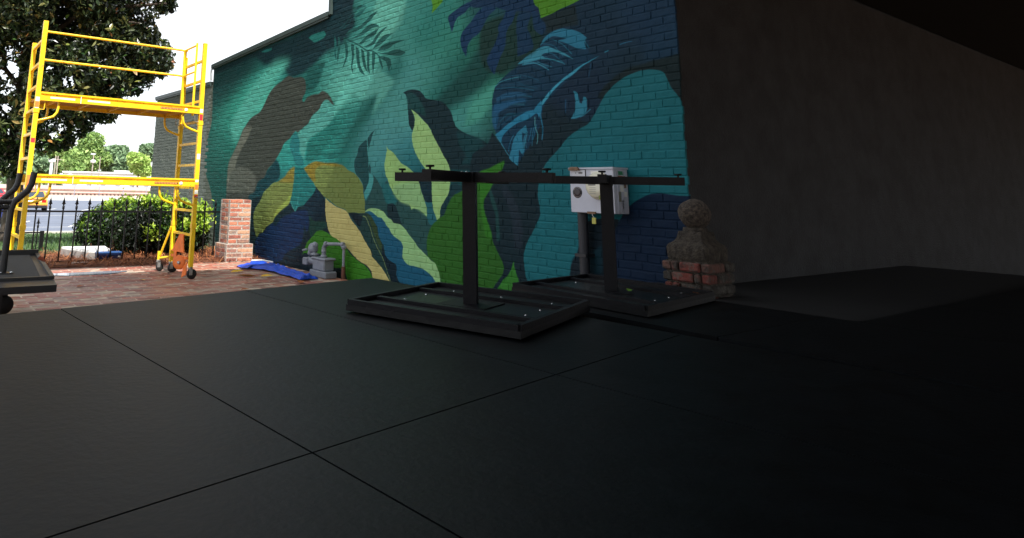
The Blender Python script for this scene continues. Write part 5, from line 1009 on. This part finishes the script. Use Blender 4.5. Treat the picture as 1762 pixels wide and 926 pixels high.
C = np.concatenate(C); nz = np.array([noise.noise((p[0]*3.2, p[1]*3.2, p[2]*3.2)) for p in C]); keep = nz > -.62; C = C[keep]; nz = nz[keep]
nz3 = np.array([noise.noise((p[0]*1.7+5, p[1]*1.7, p[2]*2.2)) for p in C])
tone = np.clip(.13+.55*nz+.65*nz3+.46*np.clip((C[:, 2]-.60)/.22, 0, 1)+rng.normal(0, .17, len(C)), 0, 1)  # higher leaves toned lighter: the lit hedge top is put into the colour
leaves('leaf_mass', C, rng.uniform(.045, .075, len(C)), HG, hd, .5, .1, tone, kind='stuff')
spr = [((4.34, 11.25, .72), .14, 230), ((4.36, 11.15, .48), .14, 200), ((4.05, 11.0, .50), .13, 120), ((3.45, 11.0, .40), .12, 90), ((3.3, 11.9, .82), .15, 160), ((3.75, 11.3, .84), .15, 160), ((3.1, 12.05, .72), .15, 180), ((3.5, 11.4, .86), .13, 150), ((4.05, 11.3, .82), .12, 110)]
Cs = np.concatenate([np.array(c)+rng.normal(size=(n, 3))*s*.55 for c, s, n in spr])
leaves('new_growth', Cs, rng.uniform(.06, .095, len(Cs)), ramp_mat('lime_leaf', [(0, (110, 150, 36)), (.5, (156, 190, 58)), (1, (196, 214, 96))], .4, 'tone', trans=.4), hd, .5, .0, None, kind='stuff')
MB().tube([(3.0, 11.6, 0), (3.05, 11.6, .5)], .03, 6).tube([(3.6, 11.6, 0), (3.55, 11.55, .55)], .035, 6).tube([(4.2, 11.6, 0), (4.2, 11.55, .5)], .03, 6).build('stems', mat('hedge_stem', (70, 56, 42), .9), hd)
# ------------------------------------------------------------------ magnolia, far trees, cars, railway, buildings
def at(x, y, depth):
    """a point on the line of sight through a place in the view, at the given depth"""
    return Vector((0, 0, EYE))+(fwd+rgt*((x-600)/1138.87)-up*((y-107)/1138.87))*depth
M_BARK = mat('bark', (78, 68, 60), .95, var=.35, vscale=8, bump=1.0, bscale=14)
MAG = ramp_mat('magnolia_leaf', [(0, (18, 27, 18)), (.4, (42, 57, 34)), (.7, (80, 90, 50)), (.9, (126, 122, 70)), (.97, (120, 92, 52)), (1, (140, 84, 46))], .30, 'tone', spec=.5, trans=.08)
mg = thing('magnolia_tree', 'large dark glossy magnolia tree overhanging the fence behind the yellow scaffold', 'tree', (.35, 15.2, gz(15.2)))
D = 14.5
ell = [(40, 40, 120, 1.0, 0), (150, 40, 105, 1.0, .3), (215, 75, 62, .9, .2), (262, 100, 40, .6, .0), (120, 150, 70, 1.0, -.6), (40, 160, 90, 1.0, .2), (175, 140, 50, .7, -.4), (10, 235, 52, .8, .3), (75, 215, 48, .8, -.8), (225, 120, 46, .7, .2), (-40, 120, 110, 1.0, 0), (130, 205, 34, .6, -.6), (60, -60, 150, 1.2, 0), (200, -50, 110, 1.0, .4), (105, 235, 26, .4, -.6), (285, 6, 20, .3, .0), (20, 285, 22, .4, .0), (180, 190, 24, .4, -.3)]
C = []
for x, y, r, dz, off in ell:
    c = at(x, y, D+off); rr = r*D/1138.87; n = int(2900*(r/60)**2.0*(.8 if r > 70 else 1.2))
    d = rng.normal(size=(n, 3)); d /= np.linalg.norm(d, axis=1)[:, None]; rad = rng.random(n)**.38
    p = np.array(c)+d*rr*np.array([1, 1, 1])*rad[:, None]; C.append(p)
C = np.concatenate(C)
nz = np.array([noise.noise((p[0]*1.5, p[1]*1.5, p[2]*1.5)) for p in C]); nz2 = np.array([noise.noise((p[0]*3.3+9, p[1]*3.3, p[2]*3.3)) for p in C])
keep = (nz > -.22) & (nz2 > -.40); C = C[keep]; nz2 = nz2[keep]
# leave real openings where the sky shows through
for hx, hy, hr in ((14, 140, 26), (22, 120, 15), (86, 122, 10), (118, 140, 12), (10, 190, 13), (22, 225, 12)):
    p = np.array(C)-np.array((0, 0, EYE)); dz = p@np.array(fwd); u = 600+1138.87*(p@np.array(rgt))/dz; v = 107-1138.87*(p@np.array(up))/dz
    k = (np.hypot(u-hx, v-hy) > hr) | (rng.random(len(C)) < .12); C = C[k]; nz2 = nz2[k]
tone = np.clip(.38+.55*nz2+rng.normal(0, .22, len(C)), 0, .94); sp = rng.random(len(C)); tone[sp > .985] = rng.uniform(.95, 1, (sp > .985).sum())
near_ = np.argsort(np.linalg.norm(C-np.array((0, 0, EYE)), axis=1))
leaves('crown', C, rng.uniform(.10, .18, len(C)), MAG, mg, .42, .25, tone, kind='stuff')
# the boldest leaves at the front of the crown, one object each
MAGO = ramp_mat('magnolia_leaf_bold', [(0, (20, 38, 20)), (.5, (44, 70, 34)), (.8, (92, 116, 54)), (1, (140, 100, 54))], .34, 'random', spec=.4)
lm = []
for _ in range(6):
    mb = MB(); mb.add([(-.5, 0, 0), (-.15, .2, .05), (.2, .19, .04), (.5, 0, -.08), (.2, -.19, .04), (-.15, -.2, .05), (-.15, 0, 0), (.2, 0, -.01)], [(0, 6, 1), (1, 6, 7, 2), (2, 7, 3), (0, 5, 6), (5, 4, 7, 6), (4, 3, 7)], True); lm.append(mb.mesh('leaf', MAGO))
for cx, cy, s, n in ((150, 75, 16, 16), (125, 55, 14, 12), (95, 232, 14, 16), (85, 250, 12, 10), (225, 105, 14, 14), (180, 120, 16, 14), (20, 80, 16, 12), (115, 150, 14, 12), (60, 185, 14, 8), (10, 225, 14, 10), (235, 140, 12, 10), (180, 65, 18, 12)):
    for _ in range(n):
        o = bpy.data.objects.new('leaf', random.choice(lm)); scene.collection.objects.link(o)
        o.location = at(cx+random.gauss(0, s), cy+random.gauss(0, s), D-1.3+random.gauss(0, .2)); o.rotation_euler = (random.uniform(-.9, .9), random.uniform(-.5, .9), random.uniform(0, 6.28)); o.scale = (random.uniform(.11, .17),)*3
        o.parent = mg; o.matrix_parent_inverse = mg.matrix_world.inverted()
b0 = at(24, 330, D+.6); tr = MB()
tr.tube([(b0.x, b0.y, gz(b0.y)-.1), (b0.x+.02, b0.y, .9), at(30, 210, D+.6), at(46, 120, D+.5), at(60, 20, D+.5), at(70, -90, D+.6)], [.22, .18, .16, .15, .12, .08], 12)
trk = tr.build('trunk', M_BARK, mg)
for p, q, e in (((50, 150), (110, 110), (170, 95)), ((48, 170), (10, 120), (-50, 90)), ((55, 80), (130, 30), (240, 40)), ((50, 190), (90, 190), (115, 200)), ((58, 40), (10, -10), (-30, -40)), ((170, 95), (215, 100), (268, 102)), ((46, 215), (22, 240), (8, 268)), ((130, 30), (210, 12), (286, 6))):
    MB().tube([at(*p, D+.5), at(*q, D+.1), at(*e, D-.2)], [.075, .05, .02], 8).build('limb', M_BARK, mg)
# far trees
def far_tree(name, label, x, ytop, ybase, depth, halfw, m, n, seed, group='trees beyond the railway'):
    rg = np.random.default_rng(seed); base = at(x, ybase, depth); top = at(x, ytop, depth); H = top.z-base.z; Wd = halfw*depth/1138.87
    t = thing(name, label, 'tree', (base.x, base.y, LOTZ), group); Cc = []
    for _ in range(13):
        cz = base.z+H*rg.uniform(.15, .86); a = rg.uniform(0, 6.28); rr = Wd*rg.uniform(0, .62)*(1.1-((cz-base.z)/H)**2*.8); c = np.array([base.x+rr*math.cos(a), base.y+rr*math.sin(a)*.6, cz]); r = Wd*rg.uniform(.30, .5)
        d = rg.normal(size=((2*n)//13, 3)); d /= np.linalg.norm(d, axis=1)[:, None]; Cc.append(c+d*r*np.array([1, 1, .78])*(rg.random((2*n)//13)**.35)[:, None])
    Cc = np.concatenate(Cc); Cc = Cc[Cc[:, 2] < base.z+H*1.02]
    tn = np.clip(.45+.3*rg.normal(size=len(Cc)), 0, 1)
    leaves('crown', Cc, rg.uniform(.004, .009, len(Cc))*depth, m, t, .55, .1, tn, kind='stuff')
    MB().tube([(base.x, base.y, LOTZ-.1), (base.x, base.y, base.z+H*.55)], [.014*Wd+.16, .08], 8).build('trunk', M_BARK, t)
G1 = ramp_mat('spring_foliage', [(0, (96, 128, 72)), (.5, (142, 174, 98)), (1, (186, 208, 136))], .7, 'tone', trans=.35)  # all three far foliage colours are paled; distance haze is put into them
G2 = ramp_mat('deep_foliage', [(0, (84, 110, 84)), (.5, (118, 148, 108)), (1, (154, 180, 136))], .7, 'tone', trans=.3)
G3 = ramp_mat('lime_foliage', [(0, (126, 158, 76)), (.5, (168, 198, 104)), (1, (204, 222, 144))], .7, 'tone', trans=.35)
far_tree('broadleaf_tree', 'tall bright green tree standing behind the white water tank', 150, 226, 300, 150, 44, G1, 3600, 1)
far_tree('broadleaf_tree', 'broad spring green tree left of the white water tank', 98, 232, 300, 145, 40, G1, 3000, 2)
far_tree('broadleaf_tree', 'darker green tree right of the lamp pole beyond the railway', 190, 250, 300, 165, 36, G2, 2600, 3)
far_tree('broadleaf_tree', 'round lime green tree beside the grey wall end beyond the railway', 238, 264, 300, 120, 30, G3, 3200, 4)
far_tree('broadleaf_tree', 'thin pale tree top above the round lime tree', 250, 246, 290, 170, 24, G2, 900, 5)
far_tree('broadleaf_tree', 'dark green tree between the lamp pole and the round lime tree', 213, 262, 300, 150, 26, G2, 1800, 6)
far_tree('broadleaf_tree', 'green tree seen under the magnolia at the left edge', 22, 246, 305, 140, 44, G1, 2600, 7)
far_tree('broadleaf_tree', 'low green tree seen through the scaffold beside the magnolia trunk', 62, 262, 305, 130, 34, G2, 2000, 8)
far_tree('broadleaf_tree', 'spring green tree behind the white tank and pole', 122, 258, 300, 128, 26, G1, 1600, 9)
n = 6000; q = np.stack([rng.uniform(-120, 190, n), rng.uniform(185, 205, n), rng.uniform(-.8, 6, n)], 1); q[:, 2] *= .55+.6*np.array([.5+.5*noise.noise((p[0]*.05, 0, 3)) for p in q])
leaves('distant_woodland', q, rng.uniform(1.4, 2.6, n), G2, None, .6, .1, None, kind='stuff')
# long white building and the white tank, poles
M_WB = mat('white_cladding', (226, 228, 230), .6, var=.04, vscale=.2); M_GR = mat('pale_grey_metal', (182, 186, 194), .5, metal=.2); M_WOODP = mat('grey_timber_pole', (150, 140, 130), .9, var=.2)
lb = at(110, 306, 125); rb = at(300, 312, 125); zt = at(180, 296, 125).z
wb = thing('long_white_building', 'long low white building beyond the railway', 'building', (lb.x, lb.y, LOTZ))
dv = Vector((rb.x-lb.x, rb.y-lb.y, 0)); ln = dv.length; dv.normalize(); nv_ = Vector((-dv.y, dv.x, 0))
def wbox(u0, u1, v0, v1, z0, z1, name, m): 
    P4 = [Vector((lb.x, lb.y, z0))+dv*u+nv_*v for u, v in ((u0, v0), (u1, v0), (u1, v1), (u0, v1))]
    return MB().prism(P4, (0, 0, z1-z0)).build(name, m, wb)
wbox(0, ln, 0, 9, LOTZ-.1, zt-.25, 'wall', M_WB)
wbox(-.3, ln*.45, -.3, 9.3, zt-.25, zt, 'roof', M_GR if False else M_WB); wbox(ln*.45+.05, ln*.56, -.3, 9.3, zt-.25, zt+.35, 'roof_step', M_WB); wbox(ln*.56+.05, ln+.3, -.3, 9.3, zt-.25, zt-.05, 'roof', M_WB)
for k in range(7): wbox(ln*(.08+.13*k), ln*(.08+.13*k)+.9, -.05, 0.0, .2, 1.5, 'window', mat('dim_glass', (150, 160, 170), .2))
def pole(label, x, y0, y1, depth, r, m, cat='pole', name='utility_pole'):
    b = at(x, y0, depth); t = thing(name, label, cat, (b.x, b.y, LOTZ), 'poles beyond the railway'); zt_ = at(x, y1, depth).z
    MB().tube([(b.x, b.y, LOTZ-.1), (b.x, b.y, zt_)], [r, r*.8], 8).build('shaft', m, t); return t, b, zt_
t, b, z_ = pole('white painted column below the tip of the magnolia', 86, 308, 273, 110, .28, M_WB, 'column', 'white_column')
MB().box((b.x-.45, b.y-.45, z_-.5), (b.x+.45, b.y+.45, z_)).build('capital', M_WB, t)
for x, lbp in ((92, 'thin grey timber pole right beside the white column'), (96, 'second thin grey timber pole right of the white column')): 
    t, b, z_ = pole(lbp, x, 308, 268, 112, .12, M_WOODP)
    MB().bar((b.x-.7, b.y, z_-.6), (b.x+.7, b.y, z_-.6), .1, .12).build('crossarm', M_WOODP, t)
t, b, z_ = pole('grey lamp pole carrying a round white drum beyond the railway', 158, 300, 264, 118, .12, M_WOODP, 'lamp')
MB().lathe([(0, -.25), (.42, -.22), (.45, .2), (.3, .3), (0, .32)], (b.x, b.y, at(158, 278, 118).z), (0, 0, 1), 14).build('drum', M_WB, t)
MB().box((b.x-.5, b.y-.1, z_-.2), (b.x+.3, b.y+.1, z_+.05)).build('lamp_head', M_GR, t)
t, b, z_ = pole('bare thin pole right of the lamp pole beyond the railway', 170, 300, 270, 120, .09, M_WOODP)
MB().box((b.x-.18, b.y-.18, z_*.3), (b.x+.18, b.y+.18, z_*.3+.5)).build('junction_box', M_GR, t)
tk = at(121, 299, 118); tt = thing('water_tank', 'upright white tank beside the long white building', 'tank', (tk.x, tk.y, LOTZ))
MB().lathe([(.0, 0), (.52, 0), (.52, 3.4), (.40, 3.75), (0, 3.85)], (tk.x, tk.y, LOTZ), (0, 0, 1), 16).build('shell', M_WB, tt)
MB().box((tk.x-.3, tk.y-.56, LOTZ+1.6), (tk.x-.1, tk.y-.5, LOTZ+2.4)).build('tank_panel', M_GR, tt)
# railway on its bank
M_RUSTR = mat('rusty_rail', (132, 106, 96), .7, var=.2, vscale=2); M_BALL2 = mat('ballast', (168, 150, 140), .95, var=.2, vscale=2, bump=.6); M_SLEEP = mat('sleeper', (96, 74, 64), .9, var=.2)
MB().prism([(-200, 112, LOTZ-.1), (-200, 114, LOTZ+.35), (-200, 121, LOTZ+.55), (-200, 126, LOTZ-.1)], (600, 0, 0)).build('railway_bank', M_BALL2, kind='structure')
rw = thing('railway_track', 'rusty railway track running across behind the car park', 'railway track', (30, 116, LOTZ+.5))
for y_, z in ((114.1, LOTZ+.32), (116.0, LOTZ+.85)): MB().box((-150, y_, z), (340, y_+.14, z+.36)).build('rail', M_RUSTR, rw)
sm_ = MB().box((-.12, 113.7, 0), (.12, 116.9, .12)).mesh('sleeper', M_SLEEP)
for k in range(120):
    o = bpy.data.objects.new('sleeper', sm_); scene.collection.objects.link(o); o.location = (8+.62*k, 0, LOTZ+.46); o.parent = rw; o.matrix_parent_inverse = rw.matrix_world.inverted()
MB().box((10, 119.2, LOTZ+.5), (160, 119.5, LOTZ+1.75)).build('brick_parapet', mat('pink_brick', (204, 172, 164), .9, var=.15, vscale=1.2)); pb = bpy.data.objects['brick_parapet']; tag(pb, 'low pinkish brick parapet just behind the railway track', 'wall')
# chain-link fence along the far side of the car park
cf = thing('chain_link_fence', 'galvanised mesh fence posts along the far edge of the car park', 'fence', (20, 92, LOTZ))
M_POST = mat('galvanised_post', (150, 154, 168), .5, metal=.4)
pmn = MB().tube([(0, 0, 0), (0, 0, 1.75)], .045, 6).mesh('fence_post', M_POST)
for k in range(26):
    o = bpy.data.objects.new('fence_post', pmn); scene.collection.objects.link(o); o.location = (6+3.05*k, 91, LOTZ); o.parent = cf; o.matrix_parent_inverse = cf.matrix_world.inverted()
MB().tube([(0, 91, LOTZ+1.72), (90, 91, LOTZ+1.72)], .025, 6).tube([(0, 91, LOTZ+.1), (90, 91, LOTZ+.1)], .02, 6).build('top_rail', M_POST, cf)
# parked cars
M_GLASS = mat('car_glass', (40, 52, 66), .08, spec=.8); M_TYRE = mat('tyre', (20, 20, 21), .8); M_RIM = mat('wheel_rim', (150, 152, 156), .35, metal=.7); M_TAIL = mat('tail_lamp', (170, 20, 22), .25); M_PLATE = mat('number_plate', (226, 228, 224), .5); M_BUMP = mat('black_bumper', (22, 22, 24), .6); M_CHR = mat('chrome', (210, 212, 214), .15, metal=1)
def car(label, loc, rz, m, L=4.5, W=1.80, Hh=1.42):
    t = thing('parked_car', label, 'car', (0, 0, 0), 'cars in the car park')
    sec = [(-L/2, .30, .62), (-L/2+.06, .26, .86), (-L/2+.25, .24, .94), (-L/2+.9, .22, .97), (.2, .20, .93), (L/2-1.2, .22, .92), (L/2-.3, .24, .80), (L/2-.03, .28, .66)]
    vs = []
    for x, z0, z1 in sec:
        k = 1 if abs(x) < L/2-.3 else .93
        for yy, z in ((-.46, z0), (-.5, z0+.12), (-.5, z1-.16), (-.47, z1-.03), (-.40, z1), (.40, z1), (.47, z1-.03), (.5, z1-.16), (.5, z0+.12), (.46, z0)): vs.append((x, yy*W*k, z))
    n = 10; mb = MB(); mb.add(vs, [(i*n+k, i*n+k+1, (i+1)*n+k+1, (i+1)*n+k) for i in range(len(sec)-1) for k in range(n-1)]+[tuple(range(n)), tuple((len(sec)-1)*n+k for k in range(n))[::-1]], True)
    body = mb.build('body', m, t)
    lo = [(-L/2+.55, .95), (L/2-1.25, .92)]; hi = [(-L/2+1.15, Hh), (L/2-2.15, Hh)]; wl, wh = .45*W, .36*W
    V8 = [(lo[0][0], -wl, lo[0][1]), (lo[1][0], -wl, lo[1][1]), (lo[1][0], wl, lo[1][1]), (lo[0][0], wl, lo[0][1]), (hi[0][0], -wh, hi[0][1]), (hi[1][0], -wh, hi[1][1]), (hi[1][0], wh, hi[1][1]), (hi[0][0], wh, hi[0][1])]
    MB().add(V8, [(0, 1, 5, 4), (1, 2, 6, 5), (2, 3, 7, 6), (3, 0, 4, 7), (4, 5, 6, 7)]).build('cabin', m, t)
    c = [sum((Vector(v) for v in V8), Vector())/8][0]
    def pane(ids, sc_, name):
        P4 = [Vector(V8[i]) for i in ids]; cc = sum(P4, Vector())/4; nn = (P4[1]-P4[0]).cross(P4[3]-P4[0]).normalized(); nn = nn if nn.dot(cc-c) > 0 else -nn
        MB().prism([cc+(p-cc)*sc_+nn*.004 for p in P4], nn*.012).build(name, M_GLASS, t)
    pane((3, 0, 4, 7), .84, 'rear_window'); pane((1, 2, 6, 5), .84, 'windscreen'); pane((0, 1, 5, 4), .8, 'side_window'); pane((2, 3, 7, 6), .8, 'side_window')
    MB().box((-L/2-.05, -W*.45, .28), (-L/2+.05, W*.45, .48), .02).build('rear_bumper', M_BUMP, t)
    for s in (-1, 1):
        MB().box((-L/2-.012, s*W*.33-.14, .66), (-L/2+.06, s*W*.33+.14, .84), .01).build('tail_light', M_TAIL, t)
        MB().box((-L/2+1.6, s*W*.5-.02, .60), (-L/2+1.85, s*W*.5+.02, .64)).build('door_handle', M_CHR, t)
        MB().box((L/2-1.55, s*W*.52-.08, .93), (L/2-1.40, s*W*.52+.08, 1.05), .02).build('wing_mirror', m, t)
        for x in (-L/2+.85, L/2-.85):
            w_ = MB().lathe([(.15, -.1), (.29, -.1), (.32, -.07), (.32, .07), (.29, .1), (.15, .1)], (x, s*W*.43, .32), (0, 1, 0), 20).build('wheel', M_TYRE, t)
            MB().lathe([(0, -.085), (.19, -.09), (.2, -.05), (.2, .05), (.19, .09), (0, .085)], (x, s*W*.435, .32), (0, 1, 0), 16).build('rim', M_RIM, w_)
    MB().box((-L/2-.008, -.16, .62), (-L/2+.05, .16, .74)).build('number_plate', M_PLATE, t)
    MB().box((-L/2+.0, -W*.3, .885), (-L/2+.07, W*.3, .91)).build('boot_trim', M_CHR, t)
    t.location = loc; t.rotation_euler = (0, 0, rz)
p = at(64, 362, 52.2); car('orange sedan seen from behind beyond the scaffold', (p.x-1.1, 53.2, LOTZ), R_(84), mat('orange_car_paint', (232, 148, 44), .25, coat=.6))
p = at(-6, 352, 62); car('red car at the left edge beyond the cart handles', (p.x-.6, p.y, LOTZ), R_(100), mat('red_car_paint', (178, 24, 44), .25, coat=.6))
p = at(-9, 398, 32); car('dark blue car cut off by the left edge of the picture', (p.x-1.2, p.y-.2, LOTZ), R_(4), mat('blue_car_paint', (34, 48, 110), .25, coat=.6))
